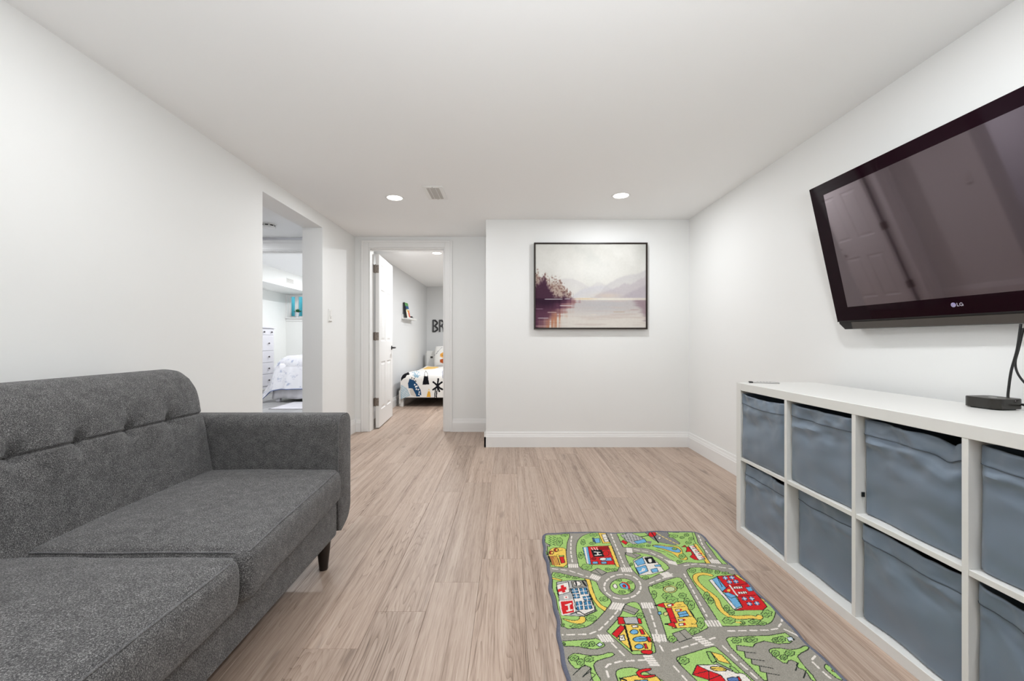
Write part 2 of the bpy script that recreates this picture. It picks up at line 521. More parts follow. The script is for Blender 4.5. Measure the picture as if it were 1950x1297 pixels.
multi_box('trim_bulkhead', [(BX0, -4.24, BY0, BY1, 2.012, BZ)], M['wall_bed'], 'boxed white bulkhead along the bedroom wall carrying a vent', 'bulkhead')
WX0, WX1, WZ0, WZ1 = -4.915, -3.70, 1.50, 2.006
multi_box('wall_bedroom_back', [(BX0, WX0, BY1, BY1 + 0.12, 0, BZ), (WX1, BX1, BY1, BY1 + 0.12, 0, BZ), (WX0, WX1, BY1, BY1 + 0.12, 0, WZ0), (WX0, WX1, BY1, BY1 + 0.12, WZ1, BZ)],
          M['wall_bed'], 'bedroom back wall with the small window', 'wall')
# small bedroom
KX0, KX1, KY0, KY1 = -1.72, 0.75, YB2 + 0.12, 8.86
multi_box('wall_kid_left', [(KX0 - 0.06, KX0, KY0, KY1 + 0.1, 0, ZC)], M['wall_kid'], 'light grey bedroom wall with the little picture ledge', 'wall')
multi_box('wall_kid_back', [(KX0, KX1, KY1, KY1 + 0.1, 0, ZC)], M['wall_kid'], 'light grey bedroom wall with the black letters', 'wall')
multi_box('wall_kid_right', [(KX1, KX1 + 0.1, KY0, KY1 + 0.1, 0, ZC)], M['wall_kid'], 'light grey bedroom wall hidden right of the doorway', 'wall')
multi_box('ceiling_kid', [(KX0 - 0.06, KX1 + 0.1, KY0, KY1 + 0.1, ZC, ZC + 0.1)], M['ceil'], 'white ceiling of the small bedroom with one recessed lamp', 'ceiling')

# floors: a dark base with every plank on top
PW, PL = 0.181, 1.22


def floor_planks(parent, x0, x1, y0, y1, mat, keep=None, z=0.0):
    k0 = math.floor((x0 + 0.484) / PW)
    k1 = math.ceil((x1 + 0.484) / PW)
    cache = {}
    for k in range(k0, k1):
        a = max(x0, -0.484 + k * PW); b = min(x1, -0.484 + (k + 1) * PW)
        if b - a < 0.01: continue
        s = 1.546 + 0.187 * k
        j0 = math.floor((y0 - s) / PL)
        j1 = math.ceil((y1 - s) / PL)
        for j in range(j0, j1):
            c = max(y0, s + j * PL); d = min(y1, s + (j + 1) * PL)
            if d - c < 0.01: continue
            if keep and not keep(a, b, c, d): continue
            key = (round(b - a, 4), round(d - c, 4))
            if key not in cache:
                bm = bmesh.new()
                add_box(bm, 0.0003, b - a - 0.0003, 0.0003, d - c - 0.0003, -0.004, 0.0)
                es = [e for e in bm.edges if all(v.co.z > -0.001 for v in e.verts)]
                bmesh.ops.bevel(bm, geom=es, offset=0.0009, segments=1, affect='EDGES')
                me = bpy.data.meshes.new('plank'); bm.to_mesh(me); bm.free()
                me.materials.append(mat)
                cache[key] = me
            o = bpy.data.objects.new('plank', cache[key])
            link(o, parent)
            o.location = Vector((a, c, z)) - parent.location


fl = multi_box('floor', [(KX0, XR, YR, YB2 + 0.12, -0.06, -0.0035), (KX0, KX1, YB2 + 0.12, KY1, -0.06, -0.0035)], M['sub'], 'oak-look vinyl plank floor of the main room running on into the small bedroom', 'floor')
floor_planks(fl, KX0, XR, YR, KY1, M['plank'], keep=lambda a, b, c, d: b < KX1 or c < YB2)
fb = multi_box('floor_bedroom', [(BX0, KX0, 1.6, BY1, -0.06, -0.0035)], M['sub'], 'vinyl plank floor of the hall and large bedroom, coloured greyer for its cool light', 'floor')
floor_planks(fb, BX0, KX0, 1.6, BY1, M['plank_b'])

# baseboards
BB = [(0, 0), (0.016, 0), (0.016, 0.095), (0.0135, 0.100), (0.0125, 0.108), (0.008, 0.122), (0.0075, 0.130), (0.005, 0.139), (0, 0.139)]


def baseboard(name, runs, label):
    bm = bmesh.new()
    for p0, p1, n in runs:
        add_sweep(bm, BB, p0, p1, n)
    o = finish(name, bm, M['trim'], recenter=True)
    return tag(o, label, 'baseboard', kind='structure')


baseboard('baseboard_back', [((-0.229, YB), (XR, YB), (0, -1)), ((-0.213, YB - 0.016), (-0.213, YB2), (-1, 0))], 'white moulded baseboard under the framed painting')
baseboard('baseboard_right', [((XR, YR), (XR, YB - 0.016), (-1, 0))], 'white moulded baseboard along the television wall')
baseboard('baseboard_left', [((XL, YR), (XL, OY0), (1, 0)), ((XL, OY1), (XL, YB2), (1, 0))], 'white moulded baseboard behind the grey sofa')
baseboard('baseboard_doorway', [((DX1 + 0.083, YB2), (-0.229, YB2), (0, -1)), ((XL + 0.016, YB2), (DX0 - 0.086, YB2), (0, -1))], 'white moulded baseboard beside the bedroom doorway')
baseboard('baseboard_rear', [((XL, YR), (XR, YR), (0, 1))], 'white moulded baseboard behind the camera')
baseboard('baseboard_kid', [((KX0, KY0), (KX0, KY1), (1, 0)), ((KX0, KY1), (KX1, KY1), (0, -1))], 'white moulded baseboard in the small bedroom')


def casing(name, x0, x1, ztop, y, w, label, proud=0.018, depth=0.12, top=None, jamb=True):
    """door casing on a wall facing -y plus the jamb lining"""
    root = thing(name, label, 'door frame', ((x0 + x1) / 2, y, 0), kind='structure')
    top = top or ztop + w
    off = root.location
    def piece(nm, b, bev=0.003):
        box(nm, b, M['trim'], root, bevel=bev, off=off)
    for nm, a, b_ in (('side_casing', x0 - w, x0), ('side_casing', x1, x1 + w)):
        piece(nm, (a, b_, y - proud * 0.6, y, 0, top))
        inner = (b_ - w * 0.42, b_) if a < x0 else (a, a + w * 0.42)
        piece(nm.replace('casing', 'bead'), (inner[0], inner[1], y - proud * 0.35, y - proud * 0.2, 0, ztop + w * 0.42))
        outer = (a, a + w * 0.3) if a < x0 else (b_ - w * 0.3, b_)
        piece(nm.replace('casing', 'band'), (outer[0], outer[1], y - proud, y - proud * 0.5, 0, top))
    piece('head_casing', (x0, x1, y - proud * 0.6, y, ztop, top))
    piece('head_band', (x0 - w * 0.7, x1 + w * 0.7, y - proud, y - proud * 0.5, top - (top - ztop) * 0.3, top))
    if jamb:
        t = 0.012
        piece('jamb', (x0, x0 + t, y - 0.002, y + depth + 0.002, 0, ztop), 0.001)
        piece('jamb', (x1 - t, x1, y - 0.002, y + depth + 0.002, 0, ztop), 0.001)
        piece('head_jamb', (x0 + t, x1 - t, y - 0.002, y + depth + 0.002, ztop - t, ztop), 0.001)
        piece('door_stop', (x1 - t - 0.011, x1 - t, y + 0.03, y + depth - 0.045, 0, ztop - t), 0.001)
        piece('door_stop', (x0 + t, x1 - t, y + 0.03, y + depth - 0.045, ztop - t - 0.011, ztop - t), 0.001)
    return root


casing('trim_1', DX0, DX1, DZ, YB2, 0.083, 'white moulded casing around the small bedroom doorway', top=2.077)
casing('trim_2', HX0, HX1, HZ, YB2 + 0.04, 0.083, 'white casing around the large bedroom doorway seen through the hall', top=2.09)

# ------------------------------------------------------------------ six panel door, open into the small bedroom
door = thing('door_1', 'white six-panel door standing open into the small bedroom', 'door', (DX0 + 0.029, YB2 + 0.140, 0.012), kind='structure')
door.rotation_euler = (0, 0, math.radians(4.6))
DW, DH, DT = 0.775, 1.945, 0.037


def panel_leaf():
    bm = bmesh.new()
    ys = [0, .105, .335, .440, .670, DW]
    zs = [0, .190, .735, .970, 1.560, 1.670, 1.845, DH]
    for side in (0, 1):
        xo = DT if side else 0.0
        sg = -1 if side else 1
        def v(y, z, d=0.0): return bm.verts.new((xo + sg * d, y, z))
        for i in range(len(ys) - 1):
            for j in range(len(zs) - 1):
                a, b_, c, d = ys[i], ys[i + 1], zs[j], zs[j + 1]
                if i in (1, 3) and j in (1, 3, 5):
                    loops = []
                    for ins, dep in ((0, 0), (0.008, 0.007), (0.020, 0.007), (0.040, 0.0015)):
                        loops.append([v(a + ins, c + ins, dep), v(b_ - ins, c + ins, dep), v(b_ - ins, d - ins, dep), v(a + ins, d - ins, dep)])
                    for p, q in zip(loops, loops[1:]):
                        for k in range(4):
                            bm.faces.new((p[k], p[(k + 1) % 4], q[(k + 1) % 4], q[k]))
                    bm.faces.new(loops[-1])
                else:
                    bm.faces.new((v(a, c), v(b_, c), v(b_, d), v(a, d)))
    for q in ([(0, 0, 0), (DT, 0, 0), (DT, 0, DH), (0, 0, DH)], [(0, DW, 0), (DT, DW, 0), (DT, DW, DH), (0, DW, DH)],
              [(0, 0, 0), (DT, 0, 0), (DT, DW, 0), (0, DW, 0)], [(0, 0, DH), (DT, 0, DH), (DT, DW, DH), (0, DW, DH)]):
        bm.faces.new([bm.verts.new(p) for p in q])
    bmesh.ops.remove_doubles(bm, verts=bm.verts, dist=1e-5)
    return bm


finish('door_leaf', panel_leaf(), M['door'], door)
for hz in (0.245, 0.98, 1.735):
    bm = bmesh.new()
    add_box(bm, 0.004, 0.034, -0.0025, 0.0, hz, hz + 0.09, 0.0008)
    h = finish('hinge', bm, M['hinge'], door)
    bm = bmesh.new()
    add_lathe(bm, [(0.0065, 0), (0.0065, 0.098)], 12, (-0.003, -0.006, hz - 0.004))
    finish('hinge_pin', bm, M['hinge'], h, smooth='auto')
    bm = bmesh.new()
    add_box(bm, -0.0165, -0.0140, -0.040, -0.006, hz, hz + 0.09, 0.0008)
    add_box(bm, -0.0150, 0.004, -0.0045, -0.0025, hz, hz + 0.09, 0.0004)
    finish('hinge_leaf', bm, M['hinge'], h)
    bm = bmesh.new()
    for sx, sz in ((0.012, 0.018), (0.026, 0.045), (0.012, 0.072)):
        add_lathe(bm, [(0.0035, -0.0032), (0.0035, -0.002)], 8, (sx, 0, hz + sz), 'y')
    finish('hinge_screw', bm, M['black'], h)
for s in (1, -1):
    bm = bmesh.new()
    x = DT if s > 0 else 0.0
    add_lathe(bm, [(0.027, 0), (0.027, 0.004 * s), (0.024, 0.008 * s), (0.010, 0.010 * s), (0.010, 0.042 * s)], 24, (x, DW - 0.065, 0.885), 'x')
    k = finish('door_handle', bm, M['black'], door, smooth='auto')
    bm = bmesh.new()
    add_box(bm, x + s * 0.047 - 0.008, x + s * 0.047 + 0.008, DW - 0.165, DW - 0.052, 0.876, 0.896, 0.005, 2)
    finish('lever', bm, M['black'], k, smooth='auto')
box('latch_plate', (0.006, 0.031, DW, DW + 0.0015, 0.86, 0.92), M['hinge'], door)

# ------------------------------------------------------------------ recessed lamps, vent, detector, switch
def pot_light(x, y, z, label, watts, group='recessed ceiling lamps', size=0.057):
    t = thing('recessed_lamp', label, 'ceiling lamp', (x, y, z), group=group)
    bm = bmesh.new()
    n = 40
    prof = [(size, -0.001), (size + 0.002, -0.003), (size + 0.010, -0.0035), (size + 0.015, -0.002), (size + 0.016, 0.0)]
    rings = [[bm.verts.new((r * math.cos(2 * math.pi * i / n), r * math.sin(2 * math.pi * i / n), h)) for i in range(n)] for r, h in prof]
    for a, b in zip(rings, rings[1:]):
        for i in range(n):
            bm.faces.new((a[i], a[(i + 1) % n], b[(i + 1) % n], b[i]))
    finish('trim_ring', bm, M['white_pl'], t, smooth=True, fixn=False)
    bm = bmesh.new()
    bmesh.ops.create_circle(bm, cap_ends=True, radius=size + 0.001, segments=40)
    bmesh.ops.translate(bm, verts=bm.verts, vec=(0, 0, -0.0022))
    finish('lens', bm, M['lens'], t, fixn=False)
    ld = bpy.data.lights.new('lamp_light', 'AREA')
    ld.shape = 'DISK'; ld.size = size * 2; ld.energy = watts; ld.color = (0.94, 0.97, 1.0)
    lo = bpy.data.objects.new('lamp_light', ld)
    link(lo, t)
    lo.location = (0, 0, -0.006)
    return t


pot_light(-0.901, 3.34, ZC, 'round recessed lamp glowing beside the ceiling vent', POT_W)
pot_light(0.872, 3.29, ZC, 'round recessed lamp glowing above the framed painting', POT_W)
pot_light(-0.90, 1.30, ZC, 'round recessed lamp over the grey sofa, just above the picture', POT_W * 0.62)
pot_light(0.87, 1.25, ZC, 'round recessed lamp over the road rug, just above the picture', POT_W)
pot_light(-0.90, -0.95, ZC, 'round recessed lamp behind the camera on the sofa side', POT_W * 0.5)
pot_light(0.87, -0.95, ZC, 'round recessed lamp behind the camera on the shelf side', POT_W)
pot_light(-0.927, 5.455, ZC, 'round recessed lamp in the small bedroom seen through the doorway', 20)
pot_light(-0.30, 7.2, ZC, 'unseen second recessed lamp added to brighten the small bedroom', 22)  # added out of view as extra light for this room
pot_light(-3.15, 3.85, ZC, 'unseen recessed lamp added to light the hall, hidden by the sofa wall', 15)  # added lamp, never in view; brightens the hall
pot_light(-3.35, 5.9, BZ, 'unseen recessed lamp added to light the large bedroom near its door', 38, size=0.07)  # added fill for the large bedroom, out of view
pot_light(-3.2, 8.5, BZ, 'unseen recessed lamp added to light the large bedroom beside its small window', 30, size=0.07)  # second added lamp, unseen, lifts the far end of the bedroom

vent = thing('ceiling_vent', 'white louvred air vent in the ceiling beside the left lamp', 'vent', (-0.562, 3.231, ZC))
bm = bmesh.new()
for b_ in ((-0.075, -0.046, -0.145, 0.145), (0.046, 0.075, -0.145, 0.145), (-0.046, 0.046, -0.145, -0.116), (-0.046, 0.046, 0.116, 0.145)):
    add_box(bm, b_[0], b_[1], b_[2], b_[3], -0.005, 0.0, 0.0015)
finish('frame', bm, M['white_pl'], vent)
box('duct', (-0.046, 0.046, -0.116, 0.116, -0.0012, -0.0004), M['duct'], vent)
for i in range(15):
    y = -0.108 + i * 0.0155
    bm = bmesh.new()
    add_box(bm, -0.046, 0.046, -0.0065, 0.0065, -0.0006, 0.0006)
    bmesh.ops.rotate(bm, verts=bm.verts, cent=(0, 0, 0), matrix=Matrix.Rotation(math.radians(-28), 3, 'X'))
    bmesh.ops.translate(bm, verts=bm.verts, vec=(0, y, -0.0048))
    finish('louvre', bm, M['grille'], vent)
for x in (-0.022, 0.022):
    box('divider', (x - 0.0012, x + 0.0012, -0.116, 0.116, -0.0088, -0.0075), M['white_pl'], vent)
for y in (-0.130, 0.130):
    bm = bmesh.new(); add_lathe(bm, [(0.0035, -0.0058), (0.0035, -0.005)], 10, (0, y, 0)); finish('screw', bm, M['duct'], vent)

det = thing('smoke_detector', 'round white smoke detector on the hall ceiling', 'smoke detector', (at_y(511, 448, 4.1).x, 4.1, ZC))
bm = bmesh.new()
add_lathe(bm, [(0.072, 0.0), (0.072, -0.010), (0.058, -0.012), (0.058, -0.022), (0.066, -0.024), (0.062, -0.036), (0.040, -0.042), (0.012, -0.043)], 36)
finish('body', bm, M['white_pl'], det, smooth='auto')
for k in range(8):
    a = 2 * math.pi * (k + 0.3) / 8
    bm = bmesh.new()
    add_box(bm, 0.0575, 0.0595, -0.014, 0.014, -0.0215, -0.0125)
    bmesh.ops.rotate(bm, verts=bm.verts, cent=(0, 0, 0), matrix=Matrix.Rotation(a, 3, 'Z'))
    finish('slot', bm, M['black'], det)

sy = FPX * 1.672 / (CX - 628)
sw = thing('light_switch', 'white wall switch plate beside the tall opening', 'light switch', (XL, sy, 1.165))
box('plate', (0, 0.006, -0.036, 0.036, 0, 0.118), M['white_pl'], sw, bevel=0.002)
box('rocker', (0.006, 0.011, -0.016, 0.016, 0.050, 0.102), M['white_pl'], sw, bevel=0.002)
box('slider', (0.006, 0.010, -0.006, 0.010, 0.032, 0.040), M['grille'], sw, bevel=0.001)
box('lower_lip', (0.006, 0.014, -0.034, 0.020, 0.004, 0.010), M['grille'], sw, bevel=0.001)


# ------------------------------------------------------------------ painted canvases: a small raster in numpy, stored as vertex colours
class Canvas:
    def __init__(s, x0, x1, y0, y1, cell, base):
        s.nx = int(round((x1 - x0) / cell)) + 1
        s.ny = int(round((y1 - y0) / cell)) + 1
        s.x0, s.x1, s.y0, s.y1 = x0, x1, y0, y1
        s.X = np.linspace(x0, x1, s.nx)
        s.Y = np.linspace(y0, y1, s.ny)
        s.a = np.zeros((s.ny, s.nx, 3), np.float32)
        s.a[:] = base
        s.tf = lambda p: p

    def _win(s, P, pad=0.0):
        i0 = max(0, np.searchsorted(s.X, P[:, 0].min() - pad) - 1); i1 = min(s.nx, np.searchsorted(s.X, P[:, 0].max() + pad) + 1)
        j0 = max(0, np.searchsorted(s.Y, P[:, 1].min() - pad) - 1); j1 = min(s.ny, np.searchsorted(s.Y, P[:, 1].max() + pad) + 1)
        return i0, i1, j0, j1

    def pts(s, poly):
        return np.array([s.tf(p) for p in poly], float)

    def mask(s, P, w):
        i0, i1, j0, j1 = w
        gx, gy = np.meshgrid(s.X[i0:i1], s.Y[j0:j1])
        ins = np.zeros(gx.shape, bool)
        n = len(P)
        for k in range(n):
            xa, ya = P[k]; xb, yb = P[(k + 1) % n]
            if ya == yb: continue
            c = ((ya > gy) != (yb > gy)) & (gx < (xb - xa) * (gy - ya) / (yb - ya) + xa)
            ins ^= c
        return ins

    def fill(s, poly, col, out=None, ow=0.0016, alpha=1.0, raw=False):
        P = np.array(poly, float) if raw else s.pts(poly)
        w = s._win(P)
        if w[0] >= w[1] or w[2] >= w[3]: return
        m = s.mask(P, w)
        sub = s.a[w[2]:w[3], w[0]:w[1]]
        sub[m] = sub[m] * (1 - alpha) + np.array(col) * alpha
        if out is not None:
            s.line(list(P) + [P[0]], out, ow, raw=True)

    def line(s, poly, col, width, raw=False):
        P = np.array(poly, float) if raw else s.pts(poly)
        for a, b in zip(P, P[1:]):
            seg = np.array([a, b])
            w = s._win(seg, width)
            if w[0] >= w[1] or w[2] >= w[3]: continue
            gx, gy = np.meshgrid(s.X[w[0]:w[1]], s.Y[w[2]:w[3]])
            d = b - a
            L2 = max(1e-12, (d * d).sum())
            t = np.clip(((gx - a[0]) * d[0] + (gy - a[1]) * d[1]) / L2, 0, 1)
            m = (gx - a[0] - t * d[0]) ** 2 + (gy - a[1] - t * d[1]) ** 2 < (width / 2) ** 2
            s.a[w[2]:w[3], w[0]:w[1]][m] = col

    def dash(s, poly, col, width, on=0.022, off_=0.016, raw=False):
        P = np.array(poly, float) if raw else s.pts(poly)
        pos, draw = 0.0, True
        cur = []
        left = on
        for a, b in zip(P, P[1:]):
            L = np.hypot(*(b - a)); t = 0.0
            if L < 1e-9: continue
            while t < L:
                st = min(left, L - t)
                if draw:
                    s.line([a + (b - a) * t / L, a + (b - a) * (t + st) / L], col, width, raw=True)
                t += st; left -= st
                if left <= 1e-9:
                    draw = not draw; left = on if draw else off_

    def ell(s, c, rx, ry, n=28):
        return [(c[0] + rx * math.cos(2 * math.pi * k / n), c[1] + ry * math.sin(2 * math.pi * k / n)) for k in range(n)]

    def linear(s):
        v = np.clip(s.a / 255.0, 0, 1)
        return np.where(v <= 0.04045, v / 12.92, ((v + 0.055) / 1.055) ** 2.4)


def grid_mesh(name, P, C, mat, parent=None, loc=(0, 0, 0), skirt=None):
    """P (ny,nx,3) positions, C (ny,nx,3) linear colours"""
    ny, nx = P.shape[:2]
    verts = P.reshape(-1, 3)
    cols = np.concatenate([C.reshape(-1, 3), np.ones((ny * nx, 1))], 1)
    idx = np.arange(ny * nx).reshape(ny, nx)
    q = np.stack([idx[:-1, :-1], idx[:-1, 1:], idx[1:, 1:], idx[1:, :-1]], -1).reshape(-1, 4)
    if skirt is not None:
        ring = np.concatenate([idx[0, :], idx[1:, -1], idx[-1, -2::-1], idx[-2:0:-1, 0]])
        low = verts[ring].copy() + np.array(skirt)
        base = len(verts)
        verts = np.concatenate([verts, low]); cols = np.concatenate([cols, cols[ring]])
        n = len(ring); k = np.arange(n); k2 = (k + 1) % n
        q = np.concatenate([q, np.stack([ring[k2], ring[k], base + k, base + k2], -1)])
    me = bpy.data.meshes.new(name)
    me.vertices.add(len(verts)); me.vertices.foreach_set('co', verts.astype(np.float32).ravel())
    me.loops.add(q.size); me.loops.foreach_set('vertex_index', q.astype(np.int32).ravel())
    me.polygons.add(len(q))
    me.polygons.foreach_set('loop_start', np.arange(0, q.size, 4, dtype=np.int32))
    me.polygons.foreach_set('loop_total', np.full(len(q), 4, np.int32))
    me.polygons.foreach_set('use_smooth', np.ones(len(q), bool))
    ca = me.color_attributes.new('Col', 'FLOAT_COLOR', 'POINT')
    ca.data.foreach_set('color', cols.astype(np.float32).ravel())
    me.update(calc_edges=True); me.validate()
    me.materials.append(mat)
    o = bpy.data.objects.new(name, me)
    link(o, parent)
    o.location = loc
    return o


RNG = np.random.default_rng(3)


def vnoise(ny, nx, fy, fx, seed=0, octaves=3):
    """smooth value noise in 0..1, fy x fx cells"""
    out = np.zeros((ny, nx)); amp, tot = 1.0, 0.0
    g = np.random.default_rng(seed)
    for o_ in range(octaves):
        cy, cx = max(1, int(fy * 2 ** o_)), max(1, int(fx * 2 ** o_))
        G = g.random((cy + 2, cx + 2))
        y = np.linspace(0, cy, ny); x = np.linspace(0, cx, nx)
        yi = np.minimum(y.astype(int), cy); xi = np.minimum(x.astype(int), cx)
        fy_ = (y - yi)[:, None]; fx_ = (x - xi)[None, :]
        fy_ = fy_ * fy_ * (3 - 2 * fy_); fx_ = fx_ * fx_ * (3 - 2 * fx_)
        A = G[yi][:, xi]; B = G[yi][:, xi + 1]; C_ = G[yi + 1][:, xi]; D = G[yi + 1][:, xi + 1]
        out += amp * ((A * (1 - fx_) + B * fx_) * (1 - fy_) + (C_ * (1 - fx_) + D * fx_) * fy_)
        tot += amp; amp *= 0.5
    return out / tot


# ------------------------------------------------------------------ the framed painting
FX0, FX1, FZ0, FZ1 = 0.232, 1.279, 1.093, 1.893
pic = thing('framed_painting', 'framed misty lake landscape in plum and cream on the back wall', 'painting', ((FX0 + FX1) / 2, YB, FZ0))
fo = pic.location
for nm, b_ in (('frame_rail', (FX0, FX1, YB - 0.042, YB - 0.002, FZ1 - 0.013, FZ1)), ('frame_rail', (FX0, FX1, YB - 0.042, YB - 0.002, FZ0, FZ0 + 0.013)),
               ('frame_stile', (FX0, FX0 + 0.013, YB - 0.042, YB - 0.002, FZ0 + 0.013, FZ1 - 0.013)), ('frame_stile', (FX1 - 0.013, FX1, YB - 0.042, YB - 0.002, FZ0 + 0.013, FZ1 - 0.013))):
    box(nm, b_, M['frame'], pic, bevel=0.0015, off=fo)
box('backing', (FX0 + 0.01, FX1 - 0.01, YB - 0.026, YB - 0.002, FZ0 + 0.01, FZ1 - 0.01), M['frame'], pic, off=fo)


def paint_lake():
    W_, H_ = 1300.0, 975.0          # drawing units: x 0..1300, y down 0..975
    nx, ny = 330, 248
    a = np.zeros((ny, nx, 3))
    x = np.linspace(0, W_, nx)[None, :].repeat(ny, 0)
    y = np.linspace(0, H_, ny)[:, None].repeat(nx, 1)
    cloud = vnoise(ny, nx, 3, 4, 11, 4)
    streakv = vnoise(ny, nx, 3, 60, 12, 2)
    streakh = vnoise(ny, nx, 50, 4, 13, 3)
    rough = vnoise(ny, nx, 60, 80, 14, 3)
    def mixc(mask, col, al=1.0):
        m = np.clip(mask * al, 0, 1)[..., None]
        a[:] = a * (1 - m) + np.array(col, float) * m
    def sm(v, lo, hi):
        t = np.clip((v - lo) / (hi - lo), 0, 1); return t * t * (3 - 2 * t)
    a[:] = np.array((228, 226, 219))
    mixc(sm(cloud, .52, .8), (206, 208, 202), .7)
    mixc(sm(cloud, .45, .2), (240, 238, 232), .8)
    glow = np.exp(-((x - 640) / 380) ** 2 - ((y - 330) / 190) ** 2)
    mixc(glow, (243, 241, 235), .8)
    mixc(sm(x, 1080, 1300) * sm(y, 330, 60), (202, 203, 197), .5)
    HOR = 628.0
    def ridge(pts, col, al, soft=14, seed=1, rise=130, jit=14):
        px = [p[0] for p in pts]; py = [p[1] for p in pts]
        top = np.interp(x, px, py) + (vnoise(ny, nx, 1, 40, seed, 3) - .5) * jit
        m = sm(y, top - soft, top + soft) * (y < HOR)
        mixc(m * (1 - .55 * sm(y, top, top + rise)), col, al)
    ridge([(0, 520), (330, 400), (450, 405), (560, 460), (640, 500), (720, 445), (780, 450), (900, 520), (1300, 560)], (222, 218, 217), .75, 12, 21)
    ridge([(0, 640), (430, 610), (520, 540), (640, 500), (780, 480), (830, 500), (1000, 560), (1300, 600)], (214, 212, 219), .6, 16, 22)
    ridge([(0, 650), (700, 640), (830, 480), (960, 400), (1060, 365), (1180, 350), (1230, 335), (1300, 300)], (210, 206, 207), .8, 16, 23)
    ridge([(0, 660), (620, 640), (760, 570), (900, 530), (1020, 470), (1060, 455), (1120, 470), (1210, 420), (1300, 370)], (198, 188, 194), .65, 16, 24, 220, 40)
    ridge([(0, 660), (950, 640), (1080, 580), (1180, 530), (1300, 480)], (178, 164, 176), .45, 26, 25, 260)
    mixc(np.exp(-((x - 850) / 160) ** 2 - ((y - 600) / 30) ** 2), (226, 208, 190), .6)
    # trees on the left bank
    tree = np.interp(x, [0, 30, 60, 110, 160, 230, 300, 350, 380, 410, 440, 1300], [330, 330, 400, 350, 420, 430, 430, 500, 520, 580, 630, 700])
    tm = sm(y + (rough - .5) * 130 + (streakv - .5) * 90, tree - 34, tree + 46) * (y < HOR) * (x < 450)
    mixc(tm, (186, 164, 150), .85)
    mixc(tm * sm(rough, .42, .7), (132, 98, 92), .8)
    dk = np.interp(x, [0, 40, 90, 110, 140, 180, 230, 300, 340, 400, 1300], [470, 430, 380, 370, 450, 520, 590, 610, 570, 620, 760])
    mixc(sm(y + (rough - .5) * 90, dk - 40, dk + 80) * (y < HOR + 20) * (x < 440), (66, 34, 56), .92)
    # water
    water = sm(y, HOR, HOR + 4)
    mixc(water, (206, 198, 197), 1)
    d = (y - HOR) / (H_ - HOR)
    mixc(water * sm(d, .15, .75), (238, 231, 222), 1.0)
    mixc(water * np.exp(-((x - 800) / 330) ** 2 - ((d - .25) / .3) ** 2), (196, 196, 198), .6)
    mixc(water * sm(streakh, .5, .75), (214, 196, 188), .5)
    refl = np.interp(d, [0, .15, .3, .5, .7, 1], [560, 500, 430, 350, 260, 170]) + (streakh - .5) * 150 + (streakv - .5) * 90
    mixc(water * sm(refl - x, -30, 60), (164, 118, 118), .85)
    mixc(water * sm(refl - x, 40, 190), (92, 52, 76), .92)
    mixc(water * sm(refl - x, 120, 320) * sm(d, .55, .1), (48, 22, 44), .95)
    band = np.exp(-((x - refl + 20) / 70) ** 2) * water * sm(d, .3, .8)
    mixc(band * sm(streakv, .35, .7), (212, 142, 100), .75)
    mixc(water * np.exp(-((x - 230) / 60) ** 2) * sm(d, .35, .55) * sm(streakv, .3, .6), (196, 134, 106), .6)
    rr = np.interp(d, [0, .1, .3, .5, .7, .85, 1], [1060, 1120, 1180, 1200, 1240, 1275, 1310]) + (streakh - .5) * 160
    mixc(water * sm(x - rr, 0, 110), (142, 112, 124), .6)
    mixc(np.exp(-((y - 640) / 13) ** 2) * sm(x, 380, 500), (246, 240, 226), .95)
    mixc(np.exp(-((y - 637) / 8) ** 2) * sm(x, 420, 560) * sm(x, 760, 600), (236, 206, 160), .7)
    for (xa, xb, yy, hh, col) in ((105, 320, 641, 4, (236, 228, 232)), (340, 410, 638, 4, (226, 220, 226)), (285, 430, 716, 4, (230, 222, 224)), (0, 90, 755, 3, (170, 140, 160)),
                                  (140, 250, 795, 5, (214, 190, 184)), (25, 155, 862, 4, (226, 214, 220)), (0, 140, 955, 3, (206, 180, 176)), (915, 1050, 790, 4, (198, 176, 150)), (1120, 1220, 765, 3, (176, 146, 146)), (650, 720, 820, 3, (240, 230, 214))):
        mixc(np.exp(-((y - yy) / hh) ** 4) * sm(x, xa - 10, xa + 15) * sm(x, xb + 10, xb - 15), col, .9)
    a += ((rough - .5) * 7)[..., None]
    return a * .89


art = paint_lake()
v_ = np.clip(art / 255, 0, 1)
art_lin = np.where(v_ <= .04045, v_ / 12.92, ((v_ + .055) / 1.055) ** 2.4)
ny_, nx_ = art.shape[:2]
gx, gz = np.meshgrid(np.linspace(FX0 + 0.0145, FX1 - 0.0145, nx_), np.linspace(FZ1 - 0.0145, FZ0 + 0.0145, ny_))
P_ = np.stack([gx - fo.x, np.full_like(gx, YB - 0.034 - fo.y), gz - fo.z], -1)
grid_mesh('canvas', P_[::-1], art_lin[::-1], M['vcol'], pic, skirt=(0, 0.008, 0))

# ------------------------------------------------------------------ the sofa
sofa = thing('sofa', 'charcoal grey tweed sofa with tufted back against the left wall', 'sofa', (-1.2, 1.14, 0))
so = sofa.location
SY0, SY1 = 0.27, 2.008           # near and far outer ends
AI = 1.868                       # inner face of the far arm
NI = SY0 + (SY1 - AI)
# base rail
def base_fn(p):
    return p
bm = soft_box(0.405, (AI - NI) / 2 - 0.002, 0.0775, 0.020, (10, 30, 4))
bmesh.ops.translate(bm, verts=bm.verts, vec=(-0.754 - 0.405, (AI + NI) / 2, 0.130 + 0.0775))
finish('base', bm, M['tweed'], sofa, smooth=True, off=so)


